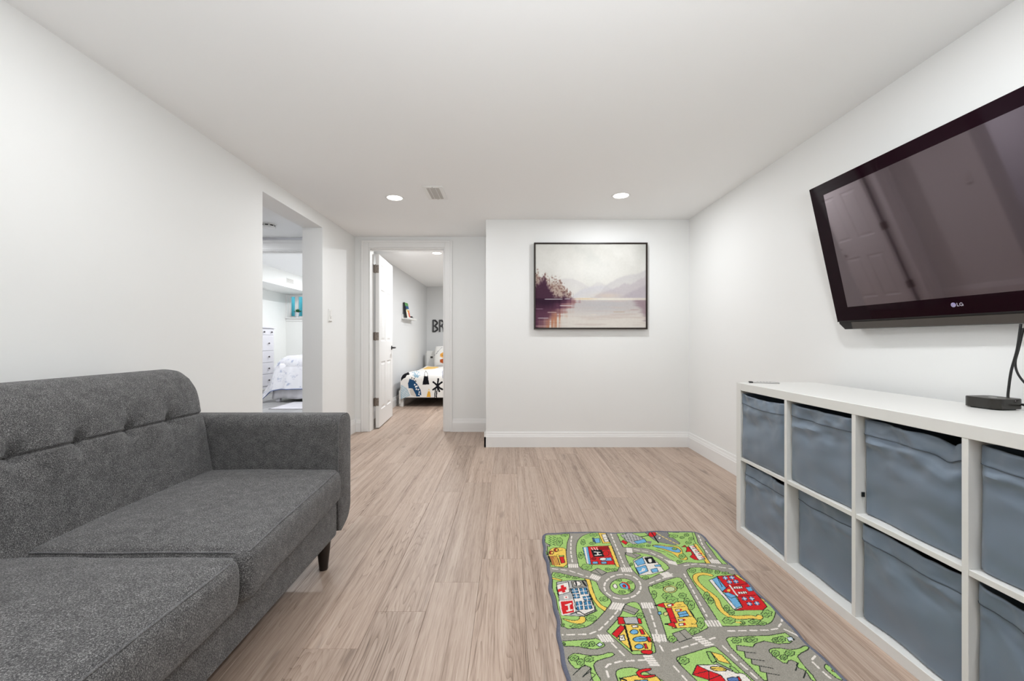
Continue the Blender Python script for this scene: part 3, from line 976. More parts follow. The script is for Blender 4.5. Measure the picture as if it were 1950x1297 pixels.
def arm(yi, yo):
    """arm swept along x; section in y-z with rounded top and a tucked-under outer bottom corner"""
    s = 1 if yo > yi else -1
    w = abs(yo - yi)
    sec = []
    zt, zb = 0.657, 0.136
    def arc(cy, cz, r, a0, a1, n):
        for k in range(n + 1):
            a = math.radians(a0 + (a1 - a0) * k / n)
            sec.append((cy + r * math.cos(a), cz + r * math.sin(a)))
    arc(0.046, zt - 0.046, 0.046, 180, 90, 6)
    arc(w - 0.052, zt - 0.052, 0.052, 90, 0, 6)
    sec.append((w, 0.45)); sec.append((w - 0.001, 0.35))
    arc(w - 0.085, zb + 0.100, 0.085, 0, -62, 7)
    sec.append((0.030, zb + 0.002)); sec.append((0.004, zb + 0.012))
    sec.append((0.0, 0.30)); sec.append((0.0, 0.46))
    xs = [-1.640, -1.634, -1.60, -1.4, -1.2, -1.0, -0.80, -0.762, -0.752, -0.748]
    ins = [0.020, 0.006, 0, 0, 0, 0, 0, 0.000, 0.0035, 0.011]
    cy = w / 2; cz = (zt + zb) / 2
    bm = bmesh.new()
    rings = []
    for x, i in zip(xs, ins):
        ring = []
        for (y, z) in sec:
            ky = 1 - i / (w / 2); kz = 1 - i / ((zt - zb) / 2)
            ring.append(bm.verts.new((x, yi + s * (cy + (y - cy) * ky), cz + (z - cz) * kz)))
        rings.append(ring)
    n = len(sec)
    for a, b in zip(rings, rings[1:]):
        for k in range(n):
            bm.faces.new((a[k], a[(k + 1) % n], b[(k + 1) % n], b[k]))
    bm.faces.new(rings[0][::-1]); bm.faces.new(rings[-1])
    o = finish('arm', bm, M['tweed'], sofa, smooth=True, off=so)
    pts = [(-0.7535, yi + s * (cy + (y - cy) * 0.965), cz + (z - cz) * 0.990) for (y, z) in sec]
    bm = bmesh.new()
    add_tube(bm, pts, 0.0028, 6, closed=True)
    finish('welt', bm, M['piping'], o, smooth=True, off=so)
    return o


arm(AI, SY1)
arm(NI, SY0)

# backrest: profile in x-z swept along y with seam, tufts and pulled folds
TUFT_Y = [1.676 - 0.176 * k for k in range(8)]
SEAM_Z = 0.677
PROF = [(-1.275, 0.340), (-1.281, 0.400), (-1.291, 0.450), (-1.303, 0.52), (-1.317, 0.60), (-1.335, 0.684), (-1.346, 0.735), (-1.362, 0.785), (-1.391, 0.828),
        (-1.434, 0.857), (-1.485, 0.866), (-1.535, 0.855), (-1.580, 0.82), (-1.610, 0.75), (-1.630, 0.60), (-1.640, 0.40), (-1.640, 0.15)]
pp = spline([(p[0], 0, p[1]) for p in PROF[:9]], 22)[:-1] + spline([(p[0], 0, p[1]) for p in PROF[8:]], 5)
ends = [0, .004, .012, .025, .045]
ysamp = [NI + 0.002 + e for e in ends] + list(np.linspace(NI + 0.06, AI - 0.06, 230)) + [AI - 0.002 - e for e in ends[::-1]]
rows = []
for y in ysamp:
    row = []
    de = min(y - NI, AI - y)
    for i, p in enumerate(pp):
        a = pp[max(0, i - 1)]; b = pp[min(len(pp) - 1, i + 1)]
        t = (b - a).normalized()
        nrm = Vector((-t.z, 0, t.x)) * -1
        z = p.z
        front = 1.0 if p.x > -1.45 else 0.0
        d = 0.0
        if front:
            d -= 0.011 * math.exp(-((z - SEAM_Z) / 0.0035) ** 2)                       # stitched seam
            d += 0.001 * math.exp(-((z - SEAM_Z - 0.055) / 0.035) ** 2)
            sc = math.sin(math.pi * (y - TUFT_Y[0]) / 0.176) ** 2
            d += 0.011 * (sc - .4) * math.exp(-((z - SEAM_Z - .01) / 0.060) ** 2)               # puff above it
            d += 0.003 * math.exp(-((z - SEAM_Z + 0.05) / 0.045) ** 2)
            for ty in TUFT_Y:
                dy = y - ty
                if abs(dy) < 0.12:
                    dz = z - SEAM_Z
                    d -= 0.020 * math.exp(-(dy / 0.014) ** 2 - (dz / 0.020) ** 2)
                    d -= 0.007 * math.exp(-(dy / 0.035) ** 2 - (dz / 0.030) ** 2)
                    if dz < 0:
                        sp = 1.0 + 0
                        d -= 0.007 * math.exp(-((dy - 0.12 * dz) / 0.010) ** 2) * math.exp(dz / 0.07)
                    else:
                        d -= 0.006 * math.exp(-((dy + 0.1 * dz) / 0.012) ** 2) * math.exp(-dz / 0.05)
            d += 0.004 * (mnoise.noise(Vector((p.x * 6, y * 5, z * 6))))
        # rounded ends
        if de < 0.045:
            d -= 0.045 * (1 - math.sqrt(max(0, 1 - (1 - de / 0.045) ** 2))) * 0.9
        q = Vector((p.x, y, p.z)) + nrm * d
        row.append(q)
    rows.append(row)
bm = bmesh.new()
V = add_grid(bm, rows)
bm.faces.new(V[0]); bm.faces.new(V[-1][::-1])
back = finish('backrest', bm, M['tweed'], sofa, smooth=True, off=so)
for ty in TUFT_Y:
    bm = bmesh.new()
    bmesh.ops.create_uvsphere(bm, u_segments=12, v_segments=8, radius=0.0075)
    bmesh.ops.scale(bm, verts=bm.verts, vec=(0.5, 1, 1))
    bmesh.ops.translate(bm, verts=bm.verts, vec=(-1.369, ty, SEAM_Z))
    finish('tuft_button', bm, M['tweed'], back, smooth=True, off=so)


def cushion(y0, y1, xf0, xf1, ztop, seed):
    """y0..y1 long, front edge x goes from xf0 (near) to xf1 (far)"""
    hx, hy, hz = 0.305, (y1 - y0) / 2, 0.073
    def fn(p):
        q = Vector(p)
        u, v = q.x / hx, q.y / hy
        crown = max(0.0, (1 - u ** 4)) * max(0.0, (1 - v ** 4))
        if q.z > 0: q.z += 0.016 * crown
        q.z += 0.004 * mnoise.noise(Vector((q.x * 5 + seed, q.y * 5, seed)))
        bulge = (1 - (q.z / (hz + .01)) ** 2) * 0.010
        if u > 0.8: q.x += bulge + 0.003 * mnoise.noise(Vector((seed, q.y * 7, q.z * 8)))
        if abs(v) > 0.85: q.y += 0.35 * bulge * (1 if v > 0 else -1)
        fx = xf0 + (xf1 - xf0) * (v + 1) / 2
        q.x += fx - hx - 0.006
        q.y += (y0 + y1) / 2
        q.z += ztop - hz - 0.006
        return q
    bm = soft_box(hx, hy, hz, 0.028, (22, 26, 5), fn)
    c = finish('seat_cushion', bm, M['tweed'], sofa, smooth=True, off=so)
    # welt around the top edge
    pts = []
    e = 0.0085
    def edge(u, v):
        p = Vector((u * (hx - e), v * (hy - e), hz - e))
        return fn(p) + Vector((0, 0, 0.0005))
    m_ = 26
    for k in range(m_): pts.append(edge(-0.96 + 1.92 * k / m_, -1))
    for k in range(m_): pts.append(edge(1, -0.96 + 1.92 * k / m_))
    for k in range(m_): pts.append(edge(0.96 - 1.92 * k / m_, 1))
    bm = bmesh.new(); add_tube(bm, pts, 0.0030, 6)
    finish('welt', bm, M['piping'], c, smooth=True, off=so)


cushion(1.128, 1.862, -0.692, -0.738, 0.432, 1.3)
cushion(NI + 0.006, 1.102, -0.700, -0.694, 0.437, 7.9)
for lx, ly in ((-0.802, 1.832), (-0.802, NI + 0.03), (-1.58, 1.832), (-1.58, NI + 0.03)):
    bm = bmesh.new()
    add_lathe(bm, [(0.0165, 0.0), (0.0185, 0.004), (0.0185, 0.012), (0.033, 0.150)], 20, (lx, ly, 0))
    finish('leg', bm, M['leg'], sofa, smooth='auto', off=so)

# ------------------------------------------------------------------ the cube shelf and its fabric bins
SH, SL, SD, SO, SC, SDV = 0.772, 1.4775, 0.405, 0.038, 0.338, 0.0165
shelf = thing('cube_shelf', 'low white cube shelf unit holding eight slate fabric bins', 'shelf', (1.184, 2.203, 0.0))
shelf.rotation_euler = (0, 0, math.radians(-90 + 0.55))    # local x runs towards the camera, local y away from the wall... y>0 points to the wall side
# local frame: x along the front from the far end towards the camera, y into the unit, z up
bev = 0.0012
box('top_panel', (SO + .0003, SL - SO - .0003, 0, SD, SH - SO, SH), M['melamine'], shelf, bevel=bev)
box('bottom_panel', (SO + .0003, SL - SO - .0003, 0.0003, SD, 0, SO), M['melamine'], shelf, bevel=bev)
box('side_panel', (0, SO, 0.0, SD, 0, SH), M['melamine'], shelf, bevel=bev)
box('side_panel', (SL - SO, SL, 0.0, SD, 0, SH), M['melamine'], shelf, bevel=bev)
ZM = SO + (SH - 2 * SO - SDV) / 2
for k in range(3):
    x = SO + SC * (k + 1) + SDV * k
    box('upright', (x, x + SDV, 0.001, SD - 0.002, SO, SH - SO), M['melamine'], shelf, bevel=0.0008)
for k in range(4):
    x = SO + (SC + SDV) * k
    box('middle_shelf', (x, x + SC, 0.002, SD - 0.004, ZM, ZM + SDV), M['melamine'], shelf, bevel=0.0008)
shelf_m = Matrix.Translation(shelf.location) @ Matrix.Rotation(shelf.rotation_euler.z, 4, 'Z')


def fabric_bin(col, row, recess, label, seed, sag=(0.012, 0.0), tilt=0.0, folds=1.0, dip=None):
    """sag: drop of the rim in the middle / at the camera end; dip=(pos 0..1, depth, width) local dent of the rim"""
    w, h, d = SC - 0.010, (ZM - SO) - 0.010, SD - recess - 0.02
    x0 = SO + (SC + SDV) * col + 0.005
    z0 = (ZM + SDV if row == 0 else SO) + 0.0015
    t = thing('storage_bin', label, 'storage bin', (0, 0, 0), group='slate fabric bins in the cube shelf')
    t.matrix_world = shelf_m @ Matrix.Translation((x0 + w / 2, recess, z0))
    rnd = random.Random(seed)
    ph = [rnd.uniform(0, 10) for _ in range(6)]
    def rim(u):
        z = h - 0.006 - 4 * sag[0] * u * (1 - u) - sag[1] * u
        if dip: z -= dip[1] * math.exp(-((u - dip[0]) / dip[2]) ** 2)
        return z
    def front(u, v, band=False):
        """u 0..1 along, v 0..1 up; returns local point of the front cloth"""
        z = v * rim(u)
        x = (u - 0.5) * w
        y = 0.0
        n1 = mnoise.noise(Vector((u * 1.6 + ph[0], v * 1.4 + ph[1], ph[2])))
        n2 = mnoise.noise(Vector((u * 3.5 + v * 2.2 + ph[3], v * 5.0 - u * 1.2, ph[4])))
        n3 = mnoise.noise(Vector((u * 9 + ph[5], v * 16 + u * 3, ph[1])))
        top = max(0.0, (v - 0.45) / 0.55)
        y += -0.014 * folds * n1 - 0.015 * folds * n2 * (0.3 + top) - 0.008 * folds * n3 * top ** 1.5
        y += -0.006 * math.sin(math.pi * u) * math.sin(math.pi * v)
        # fold where cloth slumps under the rim
        fz = 0.80 - 0.10 * abs(u - 0.5 + 0.3 * math.sin(ph[0]))
        y -= 0.011 * folds * math.exp(-((v - fz) / 0.040) ** 2) * (0.5 + 0.5 * math.sin(u * 5 + ph[2]))
        edge = min(u, 1 - u)
        y *= min(1.0, edge / 0.06) * 0.9 + 0.1
        y += tilt * v
        if edge < 0.03: y += 0.004 * (1 - edge / 0.03) ** 2
        if v < 0.03: y += 0.006 * (1 - v / 0.03) ** 2
        y = max(y, -recess + 0.002 - 0.004)
        if band: y -= 0.0035
        return Vector((x, y, z))
    us = [0, .008, .02, .035] + list(np.linspace(.055, .945, 34)) + [.965, .98, .992, 1]
    vs_ = [0, .01, .025] + list(np.linspace(.05, 1, 44))
    bm = bmesh.new()
    G = [[front(u, v) for v in vs_] for u in us]
    V = add_grid(bm, G)
    nb = [[bm.verts.new((x, d, z)) for z in (0, h * 0.97)] for x in (-w / 2, w / 2)]
    for k, i in ((0, 0), (1, -1)):
        col_ = V[i]
        bm.faces.new([col_[0], nb[k][0], nb[k][1], col_[-1]] + ([] if len(col_) < 3 else col_[-2:0:-1]))
    bm.faces.new((nb[0][0], nb[1][0], nb[1][1], nb[0][1]))
    bm.faces.new([V[i][0] for i in range(len(V))] + [nb[1][0], nb[0][0]])
    body = finish('bin_body', bm, M['bin'], t, smooth='auto')
    # hem band sewn along the rim, hanging 5 cm
    bm = bmesh.new()
    hv = 0.052 / h
    outer = [[front(u, 1 - hv * (1 - s), True) + Vector((0, 0, 0)) for s in (0, .04, .15, .35, .6, .85, 1)] for u in us]
    for row_ in outer:
        row_[0].y += 0.003
        row_.append(row_[-1] + Vector((0, 0.0045, 0.001)))
        row_.append(row_[-1] + Vector((0, 0.001, -0.012)))
    add_grid(bm, outer)
    finish('hem_band', bm, M['bin'], t, smooth=True, fixn=False)
    pts = [front(u, 1 - hv * 0.93, True) + Vector((0, -0.0008, 0)) for u in us]
    bm = bmesh.new(); add_tube(bm, pts, 0.0008, 5)
    finish('hem_stitching', bm, M['bin_in'], t)
    pts = [front(u, 1 - hv * 1.02) + Vector((0, -0.001, 0)) for u in us]
    return t


B_ = [
    (0, 0, .006, 'slate fabric bin in the far upper corner cube, below the slim remote', 11, (.010, .004), .000, 1.1, None),
    (1, 0, .016, 'slate fabric bin in the second upper cube from the far end', 12, (.004, .003), .002, 1.0, None),
    (2, 0, .030, 'slate fabric bin in the third upper cube with its rim pulled down in one corner', 13, (.003, .002), .000, 1.2, (.84, .020, .09)),
    (3, 0, .027, 'slate fabric bin in the nearest upper cube below the black media box', 14, (.006, .008), .004, 1.1, None),
    (0, 1, .020, 'slate fabric bin in the far lower corner cube', 15, (.004, .010), .006, 1.0, None),
    (1, 1, .048, 'slate fabric bin pushed deepest, second lower cube from the far end', 16, (.003, .002), .000, .7, None),
    (2, 1, .022, 'slate fabric bin in the third lower cube with a broad crease', 17, (.004, .010), .002, .9, None),
    (3, 1, .020, 'slate fabric bin in the nearest lower cube with a slanting rim', 18, (.008, .045), .004, 1.3, None),
]
bins = [fabric_bin(*b) for b in B_]
box('pull_tab', (-SC / 2 + 0.002, -SC / 2 + 0.006, -0.010, -0.001, 0.058, 0.074), M['black'], bins[2])

# ------------------------------------------------------------------ the television
yaw, pit = 0.0222586, 0.216271
n_ = Vector((-math.cos(yaw) * math.cos(pit), -math.sin(yaw) * math.cos(pit), -math.sin(pit)))
right = Vector((0, 0, 1)).cross(n_).normalized()
up_ = n_.cross(right)
tvO = Vector((1.473 * .99, 2.076 * .99, 0.99 + 0.738 * .99))
tv = thing('television', 'glossy black wall-mounted flat television tilted down over the shelf', 'television', (0, 0, 0))
tv.matrix_world = Matrix(((right.x, -n_.x, up_.x, tvO.x), (right.y, -n_.y, up_.y, tvO.y), (right.z, -n_.z, up_.z, tvO.z), (0, 0, 0, 1)))
TW, TH = 1.072, 0.652
S0, S1, S2, S3 = 0.075, TW - 0.075, -0.588, -0.052
bm = bmesh.new()
for b_ in ((0, S0, -TH, 0), (S1, TW, -TH, 0), (S0, S1, S3, 0), (S0, S1, -TH, S2)):
    add_box(bm, b_[0], b_[1], 0.0, 0.022, b_[2], b_[3])
bmesh.ops.remove_doubles(bm, verts=bm.verts, dist=1e-5)
finish('bezel', bm, M['tv_bezel'], tv)
box('screen', (S0, S1, 0.0004, 0.02, S2, S3), M['tv_screen'], tv)
# chin under the glass with cut corners
bm = bmesh.new()
def prism(bm, poly, y0, y1):
    a = [bm.verts.new((x, y0, z)) for x, z in poly]; b = [bm.verts.new((x, y1, z)) for x, z in poly]
    n = len(poly)
    for i in range(n):
        bm.faces.new((a[i], a[(i + 1) % n], b[(i + 1) % n], b[i]))
    bm.faces.new(a[::-1]); bm.faces.new(b)
prism(bm, [(0.004, -TH - 0.001), (TW - 0.004, -TH - 0.001), (TW - 0.004, -TH - 0.014), (TW - 0.030, -TH - 0.042), (0.030, -TH - 0.042), (0.004, -TH - 0.014)], 0.004, 0.05)
finish('lower_housing', bm, M['tv_back'], tv)
box('speaker_strip', (0.075, TW - 0.075, 0.0015, 0.012, -TH - 0.041, -TH - 0.007), M['tv_chin'], tv, bevel=0.002)
box('glass_edge', (0.0, TW, -0.001, 0.012, -TH - 0.004, -TH), M['black'], tv)
bm = bmesh.new()
prism(bm, [(0.003, -0.003), (TW - 0.003, -0.003), (TW - 0.003, -TH), (0.003, -TH)], 0.022, 0.042)
prism(bm, [(0.10, -0.08), (TW - 0.10, -0.08), (TW - 0.10, -TH + 0.10), (0.10, -TH + 0.10)], 0.045, 0.062)
finish('rear_shell', bm, M['tv_back'], tv)
# maker's mark printed on the glass: disc with a small face-like figure, then the two letters
lc = Vector((0.533, -0.0006, -0.6165))
lr = 0.0086
bm = bmesh.new()
bmesh.ops.create_circle(bm, cap_ends=True, radius=lr, segments=28)
bmesh.ops.rotate(bm, verts=bm.verts, cent=(0, 0, 0), matrix=Matrix.Rotation(math.radians(90), 3, 'X'))
bmesh.ops.translate(bm, verts=bm.verts, vec=lc)
finish('emblem', bm, M['logo2'], tv, fixn=False)


def strokes(bm, segs, w, y):
    for pts in segs:
        for (x0, z0), (x1, z1) in zip(pts, pts[1:]):
            d = Vector((x1 - x0, z1 - z0)); d.normalize(); nx, nz = -d.y * w / 2, d.x * w / 2
            ex, ez = d.x * w * .35, d.y * w * .35
            f = [bm.verts.new((x0 - ex + nx, y, z0 - ez + nz)), bm.verts.new((x0 - ex - nx, y, z0 - ez - nz)), bm.verts.new((x1 + ex - nx, y, z1 + ez - nz)), bm.verts.new((x1 + ex + nx, y, z1 + ez + nz))]
            bm.faces.new(f)


def arc_pts(cx, cz, r, a0, a1, n=14):
    return [(cx + r * math.cos(math.radians(a0 + (a1 - a0) * k / n)), cz + r * math.sin(math.radians(a0 + (a1 - a0) * k / n))) for k in range(n + 1)]


bm = bmesh.new()
strokes(bm, [arc_pts(lc.x, lc.z, lr * .80, 80, 360), [(lc.x + lr * .8, lc.z), (lc.x + lr * .3, lc.z)], [(lc.x, lc.z + lr * .45), (lc.x, lc.z - lr * .4), (lc.x + lr * .35, lc.z - lr * .4)], [(lc.x - lr * .42, lc.z + lr * .28), (lc.x - lr * .40, lc.z + lr * .30)]], 0.0013, -0.0009)
finish('emblem_lines', bm, M['logo'], tv, fixn=False)
bm = bmesh.new()
gx_, gz_, hh = lc.x + 0.0127, lc.z + 0.0002, 0.0052
strokes(bm, [[(gx_, gz_ + hh), (gx_, gz_ - hh), (gx_ + 0.0062, gz_ - hh)],
             arc_pts(gx_ + 0.0138, gz_, hh, 50, 360), [(gx_ + 0.0138 + hh, gz_), (gx_ + 0.0138 + hh * .25, gz_)], [(gx_ + 0.0138 + hh, gz_), (gx_ + 0.0138 + hh, gz_ - hh)]], 0.0022, -0.0008)
finish('lettering', bm, M['logo'], tv, fixn=False)
# wall bracket behind the panel
wb = thing('wall_bracket', 'black steel bracket holding the television on the wall', 'bracket', (XR, 1.525, 1.30))
box('wall_plate', (-0.022, -0.001, -0.32, 0.32, 0.0, 0.25), M['tv_back'], wb, bevel=0.002)
for y in (-0.2, 0.2):
    box('tilt_arm', (-0.062, -0.022, y - 0.02, y + 0.02, 0.0, 0.24), M['tv_back'], wb, bevel=0.002)

# ------------------------------------------------------------------ things on the shelf
ZT = SH
stb = thing('media_box', 'small square black media box on the white shelf below the television', 'media box', (0, 0, 0))
c0 = ground(1841, 775.5, ZT); c1 = ground(1903, 783.6, ZT); c2 = ground(1944, 781.5, ZT)
bx = Vector(((c0[0] + c2[0]) / 2 + 0.012, (c0[1] + c2[1]) / 2 + 0.012, ZT))
stb.location = bx
stb.rotation_euler = (0, 0, math.radians(6))


def rounded_slab(hx, hy, r, zs, n=8):
    bm = bmesh.new()
    rings = []
    for z, ins in zs:
        ring = []
        for cx_, cy_, a0 in ((hx - r, hy - r, 0), (-hx + r, hy - r, 90), (-hx + r, -hy + r, 180), (hx - r, -hy + r, 270)):
            for k in range(n + 1):
                a = math.radians(a0 + 90 * k / n)
                ring.append(bm.verts.new((cx_ + (r - ins) * math.cos(a), cy_ + (r - ins) * math.sin(a), z)))
        rings.append(ring)
    m_ = len(rings[0])
    for a, b in zip(rings, rings[1:]):
        for k in range(m_):
            bm.faces.new((a[k], a[(k + 1) % m_], b[(k + 1) % m_], b[k]))
    bm.faces.new(rings[0][::-1]); bm.faces.new(rings[-1])
    return bm


finish('body', rounded_slab(.049, .049, .022, [(0.003, .002), (0.004, 0), (0.034, 0), (0.035, .001)]), M['box_side'], stb, smooth='auto')
finish('top_plate', rounded_slab(.0482, .0482, .0212, [(0.0348, 0), (0.0353, .0005)]), M['box_top'], stb, smooth='auto')
finish('foot_pad', rounded_slab(.040, .040, .018, [(0.0, .0), (0.0032, 0)]), M['black'], stb)
bm = bmesh.new(); add_lathe(bm, [(0.010, 0.0353), (0.010, 0.0356)], 20); finish('top_mark', bm, M['silver'], stb)
bm = bmesh.new(); add_lathe(bm, [(0.0010, -0.0494), (0.0010, -0.0488)], 10, (0.012, 0, 0.030), 'y'); finish('status_light', bm, M['logo'], stb)

def cable(name, pts, r, label):
    bm = bmesh.new(); add_tube(bm, spline(pts, 8), r, 8)
    return tag(finish(name, bm, M['cable'], smooth=True, recenter=True), label, 'cable')


Zb = ZT + 0.018
cable('video_cable', [at_x(1944, 617, 1.62), at_x(1937, 665, 1.61), at_x(1926, 705, 1.60), at_x(1921, 738, 1.592), at_x(1919.5, 757, 1.588), Vector((1.584, 1.338, ZT + .022)), Vector((bx.x + .060, 1.330, Zb - .002)), Vector((bx.x + .051, 1.325, Zb - .002))], 0.0034,
      'thick black cable hanging from the television down behind the media box')
cable('power_cable', [at_x(1949, 625, 1.64), at_x(1940, 664, 1.635), at_x(1933.5, 690, 1.63), at_x(1938, 711, 1.63), at_x(1953, 731, 1.635), at_x(1975, 750, 1.645), at_x(2010, 775, 1.65)], 0.0030,
      'thin black cable curving away beside the thick one')
cable('short_cable', [Vector((bx.x + .045, bx.y - .051, ZT + .014)), at_x(1952, 770.5, bx.x + .055), at_x(1975, 776, bx.x + .070), at_x(2010, 782, bx.x + .075)], 0.0024,
      'short black lead running from the side of the media box')

ra = ground(1428, 729, ZT); rb = ground(1486, 731, ZT)
rem = thing('remote_control', 'slim silver-grey remote with black end at the far corner of the shelf', 'remote', ((ra[0] + rb[0]) / 2, (ra[1] + rb[1]) / 2 + 0.01, ZT))
rem.rotation_euler = (0, 0, math.atan2(rb[1] - ra[1], rb[0] - ra[0]))
hl = math.hypot(rb[0] - ra[0], rb[1] - ra[1]) / 2
box('body', (-hl + 0.018, hl, -0.018, 0.018, 0.0, 0.0062), M['silver'], rem, bevel=0.002, seg=2)
box('end_cap', (-hl, -hl + 0.018, -0.018, 0.018, 0.0, 0.0068), M['black'], rem, bevel=0.002, seg=2)
for k in range(5):
    box('button', (-hl + 0.035 + k * 0.014, -hl + 0.043 + k * 0.014, -0.006, 0.006, 0.0062, 0.0068), M['tv_chin'], rem, bevel=0.0005)

# ------------------------------------------------------------------ the road-map play rug: print traced in plan, then woven as coloured pile
RX0, RX1, RY0, RY1 = 0.163, 0.977, 0.86, 2.182
GREEN, ROAD, DARK, TREE, YEL, RED, BLUE, WHT = (161, 196, 114), (152, 147, 137), (40, 46, 42), (142, 180, 102), (230, 196, 92), (204, 40, 44), (112, 168, 206), (226, 218, 210)
SLATE, LGREY, BLK, RUNW = (106, 108, 122), (176, 174, 172), (28, 28, 32), (132, 130, 128)
rug_c = Canvas(RX0, RX1, RY0, RY1, 0.0017, ROAD)
SRC = {'A': (1010, 990, 3.0469), 'B': (1020, 1000, 6.094), 'C': (1250, 1000, 6.094), 'D': (1050, 1140, 7.8), 'E': (1250, 1140, 5.27)}


def use(k):
    ox, oy, s = SRC[k]
    rug_c.tf = lambda p: ground(ox + p[0] / s, oy + p[1] / s)


OW = 0.0030
F = lambda poly, col, out=DARK, ow=OW: rug_c.fill(poly, col, out, ow)
Lk = lambda poly, col=DARK, w=0.0026: rug_c.line(poly, col, w)
DS = lambda poly: rug_c.dash(poly, WHT, 0.0060, 0.023, 0.015)


def smooth_poly(poly, it=2):
    for _ in range(it):
        q = []
        for a, b in zip(poly, poly[1:] + poly[:1]):
            q += [(a[0] * .75 + b[0] * .25, a[1] * .75 + b[1] * .25), (a[0] * .25 + b[0] * .75, a[1] * .25 + b[1] * .75)]
        poly = q
    return poly


def tree(x, y, rx, ry):
    rr = random.Random(int(x * 13 + y * 7))
    poly = []
    for k in range(14):
        a = 2 * math.pi * k / 14
        f = 1 + 0.16 * (1 if k % 2 else -1) + rr.uniform(-.08, .08)
        poly.append((x + rx * f * math.cos(a), y + ry * f * math.sin(a)))
    F(smooth_poly(poly, 1), TREE, DARK, 0.0024)
    Lk([(x - rx * .5, y + ry * .1), (x - rx * .1, y - ry * .35), (x + rx * .1, y + ry * .2), (x + rx * .5, y - ry * .2)], DARK, 0.0020)
    Lk([(x - rx * .3, y + ry * .5), (x + rx * .2, y + ry * .45)], DARK, 0.0020)


def cw(p, q, v, n=5):
    for k in range(n):
        t = k / (n - 1)
        x, y = p[0] + (q[0] - p[0]) * t, p[1] + (q[1] - p[1]) * t
        Lk([(x - v[0] / 2, y - v[1] / 2), (x + v[0] / 2, y + v[1] / 2)], WHT, 0.0072)


# --- green blocks
use('B')
F([(100, 112), (385, 103), (388, 130), (362, 200), (352, 300), (355, 400), (368, 492), (162, 485), (145, 330), (130, 240), (155, 250), (160, 230), (105, 195)], GREEN)
F(smooth_poly([(150, 300), (185, 262), (240, 256), (345, 262), (352, 330), (366, 492), (168, 470)], 1), YEL)
F(smooth_poly([(475, 190), (520, 135), (600, 105), (700, 98), (806, 88), (860, 200), (930, 360), (976, 535), (830, 548), (765, 582), (640, 540), (500, 500), (480, 400), (462, 280)], 1), GREEN)
F([(930, 95), (1330, 72), (1840, 70), (1845, 120), (1880, 210), (1950, 300), (2010, 455), (1850, 447), (1750, 442), (1640, 466), (1600, 430), (1480, 345), (1300, 280), (1120, 262), (1010, 262)], GREEN)
use('C')
F([(0, 80), (410, 78), (415, 120), (440, 200), (520, 320), (612, 452), (450, 450), (320, 440), (260, 455), (150, 400), (0, 300)], GREEN, None)
Lk([(410, 78), (415, 120), (440, 200), (520, 320), (612, 452), (450, 450), (350, 442), (262, 460)])
F([(560, 205), (620, 230), (690, 310), (820, 470), (760, 465), (680, 360)], GREEN)
use('B')
F(smooth_poly([(1240, 75), (1520, 82), (1545, 130), (1660, 205), (1675, 225), (1640, 242), (1560, 235), (1400, 200), (1330, 150)], 1), RUNW)
rug_c.dash([(1390, 100), (1500, 160), (1650, 236)], (226, 200, 110), 0.006, 0.012, 0.010)
F(smooth_poly([(1320, 240), (1420, 233), (1550, 252), (1640, 252), (1690, 285), (1705, 340), (1765, 395), (1750, 418), (1690, 412), (1640, 380), (1580, 330), (1470, 290)], 2), YEL)
F(smooth_poly([(1340, 243), (1420, 240), (1540, 262), (1620, 262), (1680, 300), (1680, 325), (1640, 330), (1560, 310), (1480, 280), (1390, 265)], 2), BLUE)
tree(1610, 283, 30, 16)
tree(1695, 372, 42, 30)
# towers and plane
F([(975, 115), (1095, 92), (1250, 160), (1285, 205), (1130, 228), (1050, 190)], LGREY)
for k in range(7):
    Lk([(1000 + 38 * k, 100 + 6 * k), (1050 + 34 * k, 200 + 3 * k)], BLK, 0.0022)
Lk([(985, 140), (1255, 160)], BLK, 0.002); Lk([(1010, 170), (1270, 190)], BLK, 0.002)
F([(1130, 195), (1260, 165), (1285, 205), (1180, 224)], BLUE)
F([(985, 195), (1010, 175), (1065, 205), (1040, 232)], RED)
F([(1285, 190), (1345, 195), (1330, 228), (1290, 215)], RUNW, None)
F(Canvas.ell(rug_c, (1352, 118), 46, 28), RED)
Lk([(1215, 140), (1300, 130)], BLK, 0.006); Lk([(1330, 78), (1425, 215)], BLK, 0.005); Lk([(1372, 150), (1420, 212)], BLK, 0.005)
F(Canvas.ell(rug_c, (1435, 160), 18, 12), WHT)
for p in ((1120, 245, 60, 18), (1215, 245, 45, 16), (1305, 245, 26, 14)): tree(*p)
Lk([(1140, 250), (1560, 330)], (130, 170, 90), 0.004); Lk([(1400, 292), (1500, 325)], DARK, 0.003); Lk([(1520, 340), (1610, 385)], DARK, 0.003)
use('C')
for p in ((230, 88, 70, 14), (360, 85, 36, 14), (190, 138, 55, 20), (290, 155, 26, 14), (345, 128, 28, 18), (395, 172, 30, 20), (370, 215, 34, 18), (262, 432, 34, 16)): tree(*p)
F([(430, 228), (472, 235), (628, 457), (575, 457)], YEL)
F([(370, 250), (428, 243), (565, 408), (490, 420)], WHT)
F([(288, 265), (330, 243), (352, 290), (338, 322), (398, 318), (415, 350), (385, 378), (440, 412), (490, 418), (430, 340), (372, 262)], RED)
for k in range(4):
    x, y = 415 + 36 * k, 265 + 40 * k
    Lk([(x, y), (x + 36, y - 4)], RED, 0.006); Lk([(x + 2, y + 18), (x + 40, y + 16)], BLK, 0.0050)
